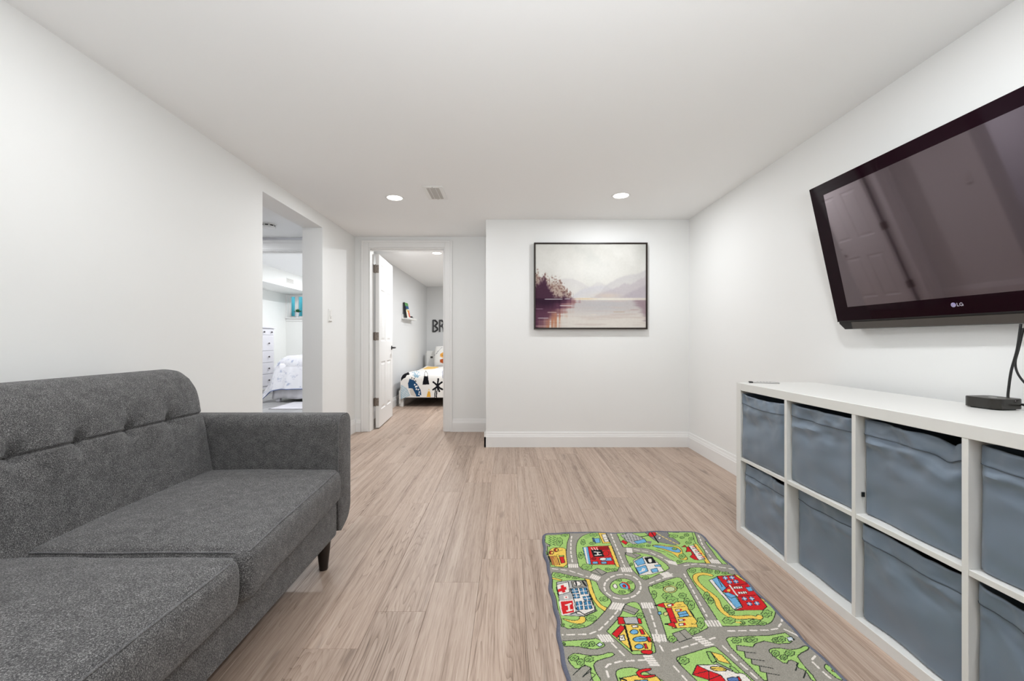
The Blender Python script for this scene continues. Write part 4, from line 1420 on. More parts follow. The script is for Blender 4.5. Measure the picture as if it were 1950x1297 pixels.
# house with the letter P
use('B')
F(smooth_poly([(1025, 330), (1060, 322), (1250, 330), (1400, 380), (1500, 450), (1547, 500), (1540, 522), (1290, 640), (1240, 640), (1120, 530), (1060, 430)], 1), GREEN)
F([(1030, 322), (1170, 335), (1218, 355), (1150, 392), (1050, 352)], ROAD)
Lk([(1110, 330), (1170, 372)])
F([(1125, 415), (1245, 370), (1320, 372), (1410, 440), (1490, 540), (1330, 580), (1195, 590), (1150, 500)], WHT)
F([(1140, 425), (1235, 380), (1268, 452), (1180, 478)], BLUE)
F([(1155, 500), (1272, 470), (1302, 540), (1200, 578)], BLUE)
F([(1255, 385), (1345, 375), (1395, 445), (1300, 452)], BLK)
F(smooth_poly([(1290, 400), (1340, 390), (1350, 440), (1310, 445)], 1), WHT)
F([(1330, 520), (1400, 505), (1420, 545), (1350, 560)], BLUE); F([(1370, 470), (1440, 465), (1455, 485), (1385, 490)], BLUE)
Lk([(1205, 548), (1250, 535)], WHT, 0.006); Lk([(1250, 535), (1262, 512), (1240, 508), (1228, 540)], WHT, 0.005)
tree(1105, 460, 18, 18); tree(1270, 615, 36, 16)
# block with the cross
F(smooth_poly([(165, 540), (280, 555), (420, 590), (560, 620), (690, 650), (715, 690), (740, 760), (800, 820), (885, 882), (850, 940), (800, 1000), (720, 1090), (640, 1160), (560, 1195), (300, 1210), (270, 1050), (200, 700)], 1), GREEN)
F([(565, 620), (625, 632), (660, 750), (700, 860), (760, 930), (825, 962), (800, 1007), (720, 950), (660, 870), (610, 760)], YEL)
F(smooth_poly([(285, 1085), (420, 1112), (500, 1100), (502, 1060), (560, 1058), (582, 1110), (540, 1148), (440, 1146), (340, 1115)], 1), YEL)
F([(175, 603), (300, 632), (290, 648), (180, 622)], YEL)
F([(240, 658), (380, 640), (580, 640), (640, 850), (705, 1000), (560, 1062), (290, 1052)], LGREY)
F([(410, 650), (570, 645), (590, 715), (430, 722)], ROAD); F(smooth_poly([(430, 655), (510, 650), (530, 700), (450, 708)], 1), WHT); Lk([(460, 650), (470, 700)], BLK, .006); Lk([(540, 655), (572, 700)], BLK, .008)
F([(245, 690), (375, 655), (397, 775), (270, 812)], WHT)
F([(262, 745), (352, 712), (362, 745), (270, 778)], RED, None); F([(292, 700), (325, 690), (347, 775), (312, 785)], RED, None)
F([(318, 825), (372, 815), (382, 850), (328, 858)], WHT, None); F(Canvas.ell(rug_c, (350, 838), 10, 7), RED, None)
F([(275, 885), (432, 868), (452, 1015), (300, 1048)], RED, WHT, 0.006)
Lk([(378, 920), (388, 992)], WHT, .0075); Lk([(348, 930), (405, 912)], WHT, .0075); Lk([(362, 1000), (418, 985)], WHT, .0075)
F([(400, 735), (585, 725), (690, 1000), (560, 1055), (470, 1030), (440, 860)], WHT)
WIN = (64, 120, 156)
for q in ([(408, 740), (480, 733), (495, 785), (422, 792)], [(505, 733), (585, 728), (602, 800), (522, 806)], [(430, 802), (500, 798), (508, 848), (440, 852)], [(540, 830), (620, 820), (637, 870), (560, 880)], [(460, 892), (530, 882), (545, 980), (475, 992)], [(555, 886), (630, 880), (652, 970), (570, 982)]):
    F(q, WIN, BLK, .0024)
    c = [((q[k][0] + q[(k + 1) % 4][0]) / 2, (q[k][1] + q[(k + 1) % 4][1]) / 2) for k in range(4)]
    Lk([c[0], c[2]], WHT, .003); Lk([c[1], c[3]], WHT, .003)
Lk([(400, 1035), (500, 1000), (560, 1040), (690, 985)], BLK, .005)
for p in ((265, 580, 68, 26), (375, 597, 30, 16), (460, 610, 42, 14), (785, 862, 52, 26), (640, 1085, 62, 38), (480, 1178, 85, 24), (305, 1165, 22, 20), (270, 190, 38, 50), (330, 115, 40, 14), (125, 330, 14, 30)): tree(*p)
use('A')
for k in range(5):
    y = 95 + k * 11
    Lk([(105, y), (118, y + 6)], (56, 96, 52), .006); Lk([(128, y), (142, y + 6)], (56, 96, 52), .006)
# small stall, left
use('B')
for c in ((185, 318), (235, 285)):
    F(Canvas.ell(rug_c, c, 26, 22), (150, 44, 40)); F(Canvas.ell(rug_c, (c[0] + 8, c[1]), 12, 12), YEL, None)
Lk([(260, 300), (310, 285)], BLK, .0026); Lk([(240, 345), (270, 335)], BLK, .0024)
F([(160, 360), (245, 355), (275, 460), (180, 465)], (150, 60, 54))
for k in range(5): Lk([(170 + 17 * k, 360), (190 + 17 * k, 462)], YEL, .003)
F([(270, 365), (322, 362), (335, 435), (290, 442)], RED); F([(268, 352), (325, 348), (325, 362), (270, 366)], TREE)
# fire-station block
F([(540, 258), (600, 252), (640, 455), (590, 455)], BLUE); F([(555, 258), (575, 256), (610, 455), (592, 455)], WHT, None)
F([(600, 250), (850, 242), (915, 462), (640, 458)], RED)
F([(640, 290), (760, 285), (790, 368), (668, 368)], BLK)
Lk([(675, 312), (740, 318)], WHT, .007); Lk([(685, 350), (755, 345)], WHT, .007); Lk([(710, 315), (720, 348)], WHT, .006)
F(Canvas.ell(rug_c, (810, 330), 36, 32), (196, 40, 40)); F([(720, 258), (830, 252), (840, 285), (735, 290)], (150, 30, 34))
Lk([(640, 262), (660, 290)], WHT, .004); Lk([(670, 262), (690, 288)], WHT, .004); Lk([(700, 262), (715, 288)], WHT, .004)
F([(730, 385), (870, 378), (885, 415), (760, 418)], BLUE); F(Canvas.ell(rug_c, (775, 395), 40, 16), WHT)
F(Canvas.ell(rug_c, (670, 390), 26, 16), (150, 30, 34)); F([(650, 425), (712, 422), (722, 450), (660, 452)], BLUE); F([(750, 428), (815, 425), (822, 450), (760, 452)], BLUE)
F([(835, 240), (875, 238), (972, 488), (930, 488)], YEL)
F([(720, 98), (806, 90), (862, 212), (775, 215)], YEL); F([(760, 115), (810, 108), (850, 195), (795, 200)], WHT); Lk([(785, 150), (830, 140)], ROAD, .005); Lk([(795, 175), (838, 168)], ROAD, .005)
F([(662, 160), (735, 155), (745, 205), (690, 210)], BLUE); F([(650, 150), (670, 150), (690, 210), (672, 212)], (70, 100, 130))
F([(630, 545), (715, 500), (820, 550), (760, 585)], ROAD); Lk([(690, 520), (760, 580)])
F([(550, 140), (600, 110), (640, 135), (580, 165)], TREE, None)
for p in ((668, 118, 46, 20), (545, 198, 26, 34), (655, 212, 36, 16), (520, 350, 28, 40), (590, 485, 62, 36), (830, 515, 30, 16), (905, 520, 36, 16)): tree(*p)
# roundabout
use('B')
rc = (1003, 718)
F(Canvas.ell(rug_c, rc, 147, 95), GREEN)
rug_c.dash(Canvas.ell(rug_c, rc, 212, 142, 60) + [(rc[0] + 212, rc[1])], WHT, .0072, .022, .014)
F(smooth_poly([(885, 700), (920, 680), (950, 720), (930, 742), (905, 735)], 1), WHT)
F(smooth_poly([(960, 690), (1010, 668), (1060, 700), (1080, 745), (1030, 745), (985, 730)], 1), BLUE)
F(smooth_poly([(1000, 700), (1030, 690), (1045, 725), (1015, 730)], 1), RED)
Lk([(1000, 668), (1050, 675), (1078, 710), (1082, 745)], RED, .007)
for p in ((960, 642, 32, 16), (1085, 672, 32, 16), (995, 780, 40, 20), (1095, 762, 28, 18)): tree(*p)
# castle block
use('A')
F(smooth_poly([(676, 395), (700, 384), (830, 340), (865, 338), (890, 362), (960, 490), (1028, 612), (1028, 640), (800, 728), (775, 640), (720, 480)], 1), GREEN)
F([(760, 487), (885, 478), (920, 520), (985, 628), (822, 634), (800, 560)], YEL)
F([(783, 516), (815, 514), (850, 602), (816, 603)], RED)
F([(722, 500), (768, 484), (783, 516)], RED); F([(782, 610), (830, 597), (846, 633)], RED)
Lk([(722, 500), (732, 499)], BLK, .008); Lk([(782, 610), (792, 610)], BLK, .008)
F([(850, 542), (900, 532), (920, 562), (864, 570)], BLUE); Lk([(855, 556), (908, 548)])
for q in ([(790, 498), (815, 490), (820, 505), (795, 508)], [(838, 526), (862, 522), (868, 532), (842, 535)], [(855, 582), (880, 580), (886, 590), (860, 594)], [(858, 608), (884, 604), (888, 618), (862, 620)]): F(q, WHT)
for q in ([(815, 490), (826, 488), (832, 502), (820, 505)], [(864, 520), (874, 520), (880, 530), (870, 532)], [(882, 578), (892, 578), (898, 588), (888, 590)], [(884, 604), (896, 603), (902, 616), (890, 618)]): F(q, RED, None)
Lk([(800, 515), (895, 507)]); Lk([(815, 575), (940, 565)]); Lk([(912, 520), (950, 575)]); Lk([(930, 610), (960, 612)]); Lk([(850, 500), (872, 498)])
F(Canvas.ell(rug_c, (808, 407), 40, 22), (206, 200, 120)); F(Canvas.ell(rug_c, (808, 407), 30, 15), (196, 204, 160))
F([(735, 540), (752, 535), (760, 552), (742, 556)], BLUE); F(Canvas.ell(rug_c, (783, 550), 14, 11), (214, 200, 130))
F([(820, 665), (895, 640), (945, 686), (862, 716)], ROAD); Lk([(862, 652), (908, 700)])
for p in ((735, 390, 36, 12), (795, 372, 36, 10), (715, 438, 16, 24), (866, 385, 22, 22), (790, 445, 30, 18), (818, 470, 40, 20), (880, 445, 22, 16), (905, 478, 18, 18), (930, 502, 20, 26), (985, 605, 24, 32), (950, 652, 30, 16), (822, 698, 26, 20)): tree(*p)
# post office wedge
F(smooth_poly([(440, 650), (440, 648), (520, 560), (540, 500), (565, 484), (600, 477), (630, 490), (650, 540), (722, 740), (725, 785), (592, 785), (590, 785)], 1), GREEN)
F([(548, 492), (628, 524), (600, 556), (530, 528)], ROAD); Lk([(530, 515), (612, 545)])
F([(505, 568), (632, 566), (642, 606), (512, 608)], LGREY); F([(503, 566), (535, 566), (548, 607), (508, 608)], RED); F([(615, 566), (634, 566), (645, 604), (626, 606)], RED)
F([(545, 612), (600, 608), (642, 620), (705, 700), (700, 765), (585, 762), (500, 690)], YEL)
F([(470, 665), (522, 612), (548, 628), (500, 688)], RED)
Lk([(545, 618), (562, 680), (585, 765)], BLK, .007)
F(smooth_poly([(574, 650), (598, 636), (622, 646), (622, 664), (594, 668), (578, 662)], 1), BLUE)
F(smooth_poly([(590, 692), (620, 680), (672, 682), (676, 708), (620, 712), (596, 706)], 1), BLUE); Lk([(592, 696), (674, 694)])
F(smooth_poly([(602, 736), (625, 722), (652, 730), (652, 748), (626, 754), (606, 748)], 1), BLUE)
F([(630, 640), (650, 640), (662, 668), (640, 668)], RED); F([(672, 682), (690, 684), (700, 712), (682, 712)], RED); F([(655, 722), (668, 722), (680, 752), (664, 752)], RED)
F(smooth_poly([(635, 765), (660, 758), (708, 762), (705, 785), (650, 783)], 1), RED)
F([(512, 676), (540, 670), (548, 702), (516, 706)], WHT, BLK); Lk([(512, 676), (530, 692), (540, 670)], BLK, .002)
F([(585, 616), (615, 612), (622, 625), (592, 630)], WHT)
tree(635, 560, 22, 18)
# school block
use('C')
F(smooth_poly([(340, 545), (365, 515), (420, 500), (550, 505), (700, 540), (880, 590), (950, 605), (1050, 695), (1180, 835), (1290, 935), (1372, 1000), (1378, 1060), (1340, 1140), (1280, 1172), (780, 1192), (740, 1170), (600, 950), (450, 720)], 1), GREEN)
pth = smooth_poly([(650, 600), (560, 575), (480, 580), (440, 610), (460, 670), (540, 750), (640, 820), (700, 880), (720, 960), (780, 1030), (860, 1080), (980, 1090), (1100, 1078), (1180, 1100), (1205, 1070), (1140, 1020)], 1)[:-4]
Lk(pth, DARK, .0225); Lk(pth, YEL, .0170)
F([(905, 588), (950, 600), (1055, 692), (1010, 695)], YEL); F([(1170, 835), (1275, 912), (1240, 908)], YEL)
F([(700, 605), (905, 598), (1060, 700), (1130, 760), (1275, 965), (1235, 1002), (905, 1003), (995, 962), (930, 840), (780, 720)], RED)
F([(640, 640), (700, 612), (810, 745), (755, 795)], BLUE); F([(780, 815), (920, 850), (995, 962), (905, 992)], BLUE)
F([(605, 652), (640, 638), (925, 982), (905, 1003)], WHT); F([(905, 990), (985, 955), (995, 968), (905, 1003)], WHT)
F([(765, 785), (848, 712), (942, 838), (835, 805)], RED); Lk([(848, 712), (942, 838)], WHT, .006)
F([(772, 805), (835, 795), (935, 842), (865, 862)], BLUE); F(Canvas.ell(rug_c, (838, 772), 20, 14), YEL, None)
for x, y in ((795, 628), (875, 625), (845, 675), (920, 672), (1020, 870), (1105, 870), (1075, 930), (1160, 925)):
    F([(x - 34, y - 16), (x + 18, y - 20), (x + 36, y + 16), (x - 16, y + 20)], (88, 120, 176), BLK, .002)
    Lk([(x - 25, y), (x + 27, y - 2)], WHT, .003); Lk([(x - 8, y - 18), (x + 10, y + 18)], WHT, .003)
for x, y in ((945, 740), (1000, 800)):
    F([(x - 60, y - 10), (x + 45, y - 14), (x + 62, y + 12), (x - 42, y + 16)], WHT, BLK, .002)
    for k in range(3): Lk([(x - 30 + 28 * k, y - 12), (x - 14 + 28 * k, y + 14)], BLK, .0024)
F([(1035, 742), (1095, 738), (1140, 785), (1080, 790)], BLUE)
Lk([(760, 730), (700, 612)], BLK, .003); Lk([(870, 715), (1065, 702)], BLK, .003); Lk([(935, 842), (1170, 832)], BLK, .003)
for p in ((412, 538, 42, 26), (560, 535, 50, 24), (615, 545, 30, 24), (705, 558, 30, 22), (795, 572, 40, 16), (580, 830, 34, 42), (625, 890, 34, 40), (810, 980, 34, 36), (865, 1030, 36, 30), (1275, 1045, 62, 44), (840, 1120, 78, 40), (995, 1150, 32, 22), (1140, 1135, 70, 28), (1225, 1160, 50, 22)): tree(*p)
Lk([(925, 1142), (975, 1146)], YEL, .006)
# lower left
use('D')
F(smooth_poly([(150, 640), (200, 635), (560, 610), (680, 588), (802, 695), (760, 732), (640, 762), (480, 740), (400, 715), (150, 715)], 1), GREEN)
F(smooth_poly([(245, 880), (300, 830), (360, 815), (560, 855), (720, 850), (880, 795), (952, 855), (700, 920), (640, 960), (622, 1000), (650, 1100), (742, 1240), (680, 1300), (600, 1230), (570, 1100), (592, 1040), (490, 990), (375, 1072), (270, 960)], 1), GREEN)
for p in ((340, 890, 66, 42), (430, 950, 60, 50), (555, 905, 68, 44), (500, 695, 62, 42), (600, 680, 44, 40), (190, 680, 22, 26)): tree(*p)
F([(660, 690), (715, 655), (765, 690), (712, 722)], (200, 208, 216))
Lk([(300, 1150), (490, 990), (592, 1040), (450, 1175)], DARK, .0026); Lk([(450, 1175), (560, 1095), (645, 1140), (560, 1225)], DARK, .0026)
F(smooth_poly([(940, 1110), (1000, 1050), (1190, 1028), (1300, 1060), (1560, 1180), (1700, 1260), (1700, 1400), (1050, 1400), (980, 1240)], 1), GREEN)
F([(1010, 1195), (1250, 1150), (1560, 1170), (1640, 1260), (1600, 1330), (1060, 1330)], YEL)
F(smooth_poly([(1228, 1082), (1470, 1038), (1482, 1078), (1310, 1110), (1345, 1160), (1530, 1138), (1548, 1172), (1315, 1208)], 1), RED)
Lk([(1010, 1195), (1100, 1225), (1150, 1300)], BLK, .006)
F([(1230, 1230), (1420, 1220), (1440, 1260), (1250, 1270)], BLUE)
# lower middle and right
use('E')
F(smooth_poly([(197, 600), (230, 590), (560, 488), (602, 500), (962, 827), (1040, 900), (470, 900), (390, 827), (200, 640)], 1), GREEN)
F([(497, 542), (540, 545), (600, 640), (560, 660), (530, 620)], TREE); F([(540, 545), (652, 575), (745, 672), (622, 640)], YEL)
Lk([(590, 645), (755, 730)], BLK, .004); Lk([(600, 665), (740, 730)], (150, 150, 150), .005)
F([(400, 678), (600, 673), (745, 740), (880, 770), (960, 850), (690, 850), (620, 770), (520, 735)], WHT)
F([(400, 678), (520, 735), (642, 780), (700, 850), (560, 880), (515, 827), (358, 775)], RED); Lk([(520, 735), (525, 830)]); Lk([(358, 775), (520, 735)]); Lk([(525, 825), (642, 780)])
F(smooth_poly([(530, 700), (580, 690), (680, 705), (710, 735), (640, 742), (560, 735)], 1), YEL); Lk([(540, 715), (700, 720)])
F([(705, 815), (760, 800), (830, 812), (850, 840), (720, 845)], (90, 120, 170)); F([(805, 795), (828, 798), (850, 840), (830, 840)], RED)
F(smooth_poly([(725, 690), (760, 690), (840, 760), (800, 765), (760, 740)], 1), TREE)
for p in ((270, 632, 56, 36), (545, 632, 34, 26), (1200, 570, 52, 36), (1265, 605, 50, 26), (1335, 570, 54, 30)): pass
F(smooth_poly([(695, 420), (720, 400), (900, 390), (1130, 385), (1290, 358), (1395, 428), (1340, 465), (1220, 470), (1080, 440), (990, 465), (965, 500), (800, 480), (805, 530), (880, 545), (890, 605), (950, 620), (955, 670), (1030, 690), (1040, 745), (1100, 760), (1112, 840), (1080, 840), (740, 500)], 0), GREEN)
F(smooth_poly([(1120, 540), (1150, 515), (1230, 510), (1340, 530), (1440, 520), (1500, 488), (1558, 520), (1430, 575), (1410, 610), (1620, 850), (1560, 850), (1500, 740), (1395, 700), (1420, 660), (1330, 625), (1300, 682), (1180, 600)], 1), GREEN)
F(smooth_poly([(1680, 700), (1700, 676), (1890, 830), (1840, 850), (1690, 730)], 1), GREEN)
for a, b in (((880, 548), (1000, 562)), ((950, 622), (1085, 640)), ((1030, 690), (1165, 715)), ((1100, 760), (1232, 785)), ((1395, 740), (1420, 662)), ((1475, 815), (1502, 735))): Lk([a, b], DARK, .003)
for p in ((270, 632, 56, 36), (800, 435, 48, 30), (900, 425, 30, 24), (955, 428, 58, 26), (1195, 430, 34, 24), (1255, 425, 44, 30), (1190, 565, 42, 32), (1275, 605, 40, 26), (1335, 565, 52, 28)): tree(*p)
F([(1310, 408), (1360, 398), (1385, 432), (1335, 448)], (196, 210, 222)); Lk([(1310, 408), (1380, 440)], WHT, .003)
F(smooth_poly([(1755, 742), (1790, 745), (1810, 770), (1770, 760)], 1), YEL)
# the near part of the rug, out of the picture, goes on in the same manner
rug_c.tf = lambda p: p
for (x, y, w, h) in ((.20, .90, .20, .22), (.47, .90, .20, .24), (.74, .90, .20, .26)):
    F(smooth_poly([(x, y), (x + w, y), (x + w, y + h), (x, y + h)], 2), GREEN)
    F([(x + .05, y + .07), (x + .14, y + .07), (x + .14, y + .15), (x + .05, y + .15)], RED)
    F([(x + .05, y + .15), (x + .095, y + .19), (x + .14, y + .15)], BLUE)
# --- white road marks
use('A')
for p in ([(237, 95), (233, 130), (232, 180), (242, 250)], [(125, 283), (220, 293), (330, 330)], [(463, 80), (500, 170), (545, 275)], [(600, 175), (690, 190), (760, 222), (800, 248)],
          [(970, 98), (1015, 180), (1062, 240)], [(890, 270), (960, 261), (1060, 274), (1175, 295)], [(690, 372), (760, 345), (830, 313)], [(890, 320), (960, 450), (1022, 566)],
          [(528, 500), (470, 570), (400, 640), (340, 665), (190, 670)], [(688, 520), (720, 620), (750, 735), (768, 768)], [(820, 765), (970, 720), (1068, 690)],
          [(1145, 652), (1380, 648), (1432, 640), (1455, 605), (1460, 585)], [(1115, 740), (1200, 825), (1312, 928)], [(470, 718), (548, 798)],
          [(668, 817), (520, 825), (450, 843), (434, 862), (455, 930)], [(830, 855), (905, 940)]):
    DS(p)
use('E'); DS([(1592, 600), (1548, 640), (1640, 730), (1745, 822)])
use('A')
for p, q, v in (((222, 266), (270, 266), (1, 18)), ((352, 326), (394, 342), (-14, 18)), ((530, 291), (580, 291), (8, 22)), ((560, 178), (584, 180), (4, 24)), ((798, 248), (842, 258), (12, 18)), ((1046, 247), (1092, 250), (14, 18)),
                ((774, 312), (800, 334), (42, -8)), ((470, 500), (528, 508), (-20, 34)), ((648, 500), (704, 500), (10, 28)), ((1022, 607), (1094, 607), (18, 30)), ((712, 688), (778, 690), (10, 36)),
                ((404, 690), (466, 690), (24, 36)), ((966, 688), (1034, 732), (46, -6)), ((680, 796), (718, 848), (46, 0)), ((1488, 652), (1548, 680), (30, 14))):
    cw(p, q, v)
# --- woven: wavy bound edge, rounded corners, pile
C3 = rug_c.linear().astype(np.float64)
gx, gy = np.meshgrid(rug_c.X, rug_c.Y)
dist = np.minimum(np.minimum(gx - RX0, RX1 - gx), np.minimum(gy - RY0, RY1 - gy))
cr = 0.045
qx = np.maximum(0, cr - np.minimum(gx - RX0, RX1 - gx)); qy = np.maximum(0, cr - np.minimum(gy - RY0, RY1 - gy))
dist = np.where((qx > 0) & (qy > 0), cr - np.hypot(qx, qy), dist)
C3[dist < 0.0125] = lin(SLATE)
ed = 0.0035 * np.sin(gy * 21 + 1) + 0.0025 * np.sin(gy * 47 + gx * 3)
wx = np.exp(-np.minimum(gx - RX0, RX1 - gx) / 0.05); wy = np.exp(-np.minimum(gy - RY0, RY1 - gy) / 0.05)
PX = gx + ed * wx
PY = gy + (0.004 * np.sin(gx * 19) + 0.002 * np.sin(gx * 41 + 2)) * wy - (RX1 - gx) * 0.022 * ((gy - RY0) / (RY1 - RY0))
# pull the grid corners in so the outline is rounded
out = dist < 0
kx = np.where(gx < (RX0 + RX1) / 2, RX0 + cr, RX1 - cr); ky = np.where(gy < (RY0 + RY1) / 2, RY0 + cr, RY1 - cr)
vx, vy = gx - kx, gy - ky
ln = np.maximum(np.hypot(vx, vy), 1e-6)
PX = np.where(out, PX + (kx + vx / ln * cr - gx), PX); PY = np.where(out, PY + (ky + vy / ln * cr - gy), PY)
PZ = 0.0055 + 0.0012 * (vnoise(rug_c.ny, rug_c.nx, 500, 320, 5, 1) - .5) + 0.004 * np.exp(-np.maximum(dist, 0) / .03) * (0.5 + 0.5 * np.sin(gy * 16 + gx * 13)) + 0.0016 * np.exp(-((dist - .006) / .005) ** 2)
PZ = np.where(dist < 0.002, 0.004, PZ)
rug_o = grid_mesh('play_rug', np.stack([PX - .57, PY - 1.5, PZ], -1), C3, M['vcol_rug'], loc=(.57, 1.5, 0), skirt=(0, 0, -0.0036))
tag(rug_o, 'green and grey road-map play rug with printed streets and buildings', 'rug')


# ------------------------------------------------------------------ draped bed cover
def drape(name, x0, x1, y0, y1, ztop, hem, parent, colour, r=0.07, flare=0.12, nx=150, ny=150, left=True, right=True, back=0.0, puff=0.03, seed=0, wav=0.012, corner=1.0, off=(0, 0, 0), mat=None):
    """cloth laid over the box x0..x1, y0..y1; hangs down the near side (y0) and the sides; hem(s) = hem height"""
    drop = ztop - hem
    L0 = drop + 0.02
    s = np.linspace(-L0 if left else 0, (x1 - x0) + (L0 if right else 0), nx)
    t = np.linspace(-L0, (y1 - y0) - back, ny)
    S, Tt = np.meshgrid(s, t)
    def fold(u, lo, hi):
        """distance past the edge -> (horizontal position, drop)"""
        pos = u.copy(); dr = np.zeros_like(u)
        arc = r * math.pi / 2
        for sg, edge in ((-1, lo), (1, hi)):
            e = np.where(sg < 0, lo - u, u - hi) + r * 0.8
            m = e > 0
            a = np.clip(e / arc, 0, 1) * math.pi / 2
            p = np.sin(a) * r; d = (1 - np.cos(a)) * r
            ex = np.maximum(0, e - arc)
            p = p + ex * flare; d = d + ex
            pos = np.where(m, edge - sg * 0 + sg * (p - r * 0.8), pos)
            dr = np.where(m, d, dr)
        return pos, dr
    px_, dx = fold(S, 0.0 if left else -9.0, (x1 - x0) if right else 99.0)
    py_, dy = fold(Tt, 0.0, 99.0)
    dr = (dx ** 3 + dy ** 3) ** (1 / 3.0)
    dr = dr + corner * np.sqrt(dx * dy) * 0.25
    n1 = vnoise(ny, nx, 5, 5, seed + 1, 3) - .5
    n2 = vnoise(ny, nx, 2, 14, seed + 2, 2) - .5
    z = ztop - dr + puff * (n1 + .35) * np.clip(1 - dr / .2, 0.1, 1)
    hang = np.clip(dr / .2, 0, 1)
    yo = py_ + wav * 2.5 * n2 * hang * (dy > dx)
    xo = px_ + wav * 2.5 * n2 * hang * (dx >= dy)
    z = np.maximum(z, 0.03)
    P = np.stack([x0 + xo - off[0], y0 + yo - off[1], z - off[2]], -1)
    C = colour(S, Tt, x0 + S, dr)
    o = grid_mesh(name, P, C, mat or M['vcol_cloth'], parent)
    sol = o.modifiers.new('thickness', 'SOLIDIFY'); sol.thickness = 0.012; sol.offset = -1
    return o


# ------------------------------------------------------------------ small bedroom
KB0, KB1, KBY0, KBY1, KBT = -1.655, -0.715, 6.33, 8.40, 0.475
kb = thing('child_bed', 'low white single bed in the small bedroom', 'bed', ((KB0 + KB1) / 2, (KBY0 + KBY1) / 2, 0))
ko = kb.location
for lx in (KB0 + .01, KB1 - .075):
    box('leg', (lx, lx + .065, KBY0, KBY0 + .06, 0, .24), M['melamine'], kb, bevel=.003, off=ko)
    box('leg', (lx, lx + .065, KBY1 - .06, KBY1, 0, .24), M['melamine'], kb, bevel=.003, off=ko)
box('frame_rail', (KB0 + .075, KB1 - .075, KBY0 + .02, KBY0 + .05, .16, .26), M['black'], kb, off=ko)
box('slat_base', (KB0 + .01, KB1 - .01, KBY0 + .05, KBY1 - .02, .20, .25), M['black'], kb, off=ko)
box('side_rail', (KB0 + .01, KB0 + .04, KBY0 + .06, KBY1 - .06, .14, .26), M['black'], kb, off=ko)
box('mattress', (KB0 + .015, KB1 - .015, KBY0 + .03, KBY1 - .02, .25, KBT - .02), M['skirt'], kb, bevel=.03, seg=3, off=ko)
hb = box('headboard', (KB0 + .02, KB1, KBY1 + .002, KBY1 + .10, 0, .782), M['melamine'], kb, bevel=.004, off=ko)
box('headboard_end', (KB0 - .005, KB0 + .02, KBY1 + .03, KBY1 + .22, 0, .74), M['melamine'], kb, bevel=.004, off=ko)
pA = at_y(819.6, 678.6, KBY1); pB = at_y(824.2, 682.2, KBY1)
box('cutout', (pA.x, pB.x, KBY1 - .002, KBY1 + .002, pB.z, pA.z), M['tv_chin'], hb, off=ko)

kc = Canvas(KB0 - .3, KB1 + .3, -0.35, KBY1 - KBY0, 0.003, (232, 229, 224))


def kid_px(p):
    """crop pixel -> cloth coordinate (world x, length from the near top edge, negative = hanging)"""
    px, py = 755 + p[0] / 8.65, 640 + p[1] / 8.65
    yf = KBY0 - 0.02
    q = at_y(px, py, yf)
    if py > 713:
        return (q.x, -(KBT - q.z) + .0)
    y = FPX * (CAMZ - KBT - .012) / (py - CY)
    return ((px - CX) / FPX * y, max(-.06, (y - KBY0)))


kc.tf = kid_px
BK, NAVY, LBL, OCH = (24, 24, 28), (38, 74, 110), (142, 172, 190), (226, 172, 70)
kc.fill([(55, 725), (162, 582), (208, 632), (165, 640), (150, 680)], BK)
for k in range(60):
    a = R.uniform(0, 6.28); rr_ = R.uniform(.2, 1)
    x, y = 322 + 66 * rr_ * math.cos(a), 616 + 56 * rr_ * math.sin(a)
    kc.line([(x, y), (x + R.uniform(-14, 14), y + R.uniform(-12, 12))], LBL, .012)
kc.fill([(425, 790), (440, 720), (452, 640), (482, 580), (512, 640), (540, 785)], BK); kc.fill([(460, 640), (482, 592), (506, 645), (492, 665), (478, 648), (468, 665)], (232, 229, 224))
kc.fill([(190, 770), (215, 700), (290, 720), (350, 790), (400, 880), (412, 985), (330, 985), (290, 900), (250, 850), (200, 850)], NAVY)
kc.fill([(215, 870), (265, 850), (325, 960), (322, 985), (240, 960)], (206, 198, 188))
for (x, y) in ((300, 790), (318, 822), (338, 815), (330, 862), (360, 868), (376, 910), (372, 945), (398, 972)): kc.fill(kc.ell((x, y), 12, 14), (236, 236, 234))
for (x, y) in ((290, 700), (315, 735), (250, 690)): kc.line([(x - 8, y + 10), (x, y - 14), (x + 10, y + 8)], BK, .008)
kc.fill([(45, 770), (100, 790), (170, 850), (225, 965), (150, 1010), (60, 1060), (40, 900)], (164, 190, 202))
for k in range(9): kc.line([(40 + 8 * k, 800 + 28 * k), (120 + 12 * k, 795 + 22 * k)], (222, 226, 226), .010)
kc.fill([(495, 992), (530, 858), (545, 858), (568, 992)], OCH); kc.fill([(522, 900), (537, 850), (552, 900)], (236, 222, 190))
kc.line([(645, 1000), (648, 930), (660, 860), (676, 810)], BK, .040); kc.line([(645, 1000), (648, 930), (660, 860)], (220, 218, 214), .018)
for k in range(5): kc.line([(632, 980 - 24 * k), (660, 970 - 24 * k)], BK, .010)
for dx_, dy_ in ((-70, -60), (12, -105), (72, -55), (80, 55), (30, 85), (-75, 60)):
    kc.line([(676, 810), (676 + dx_ * .6, 810 + dy_ * .7), (676 + dx_, 810 + dy_)], BK, .026)
kc.fill([(425, 540), (520, 515), (690, 512), (700, 530), (600, 552), (480, 556)], (236, 196, 120))
kc.fill([(590, 500), (640, 440), (700, 480), (790, 490), (790, 505), (680, 505)], (92, 92, 112))
kc.fill([(745, 600), (790, 540), (790, 700), (755, 695)], (176, 174, 182))
kc.fill(kc.ell((352, 555), 14, 8), (150, 96, 60)); kc.fill(kc.ell((545, 482), 18, 6), (150, 150, 156))
kid_lin = kc.linear()


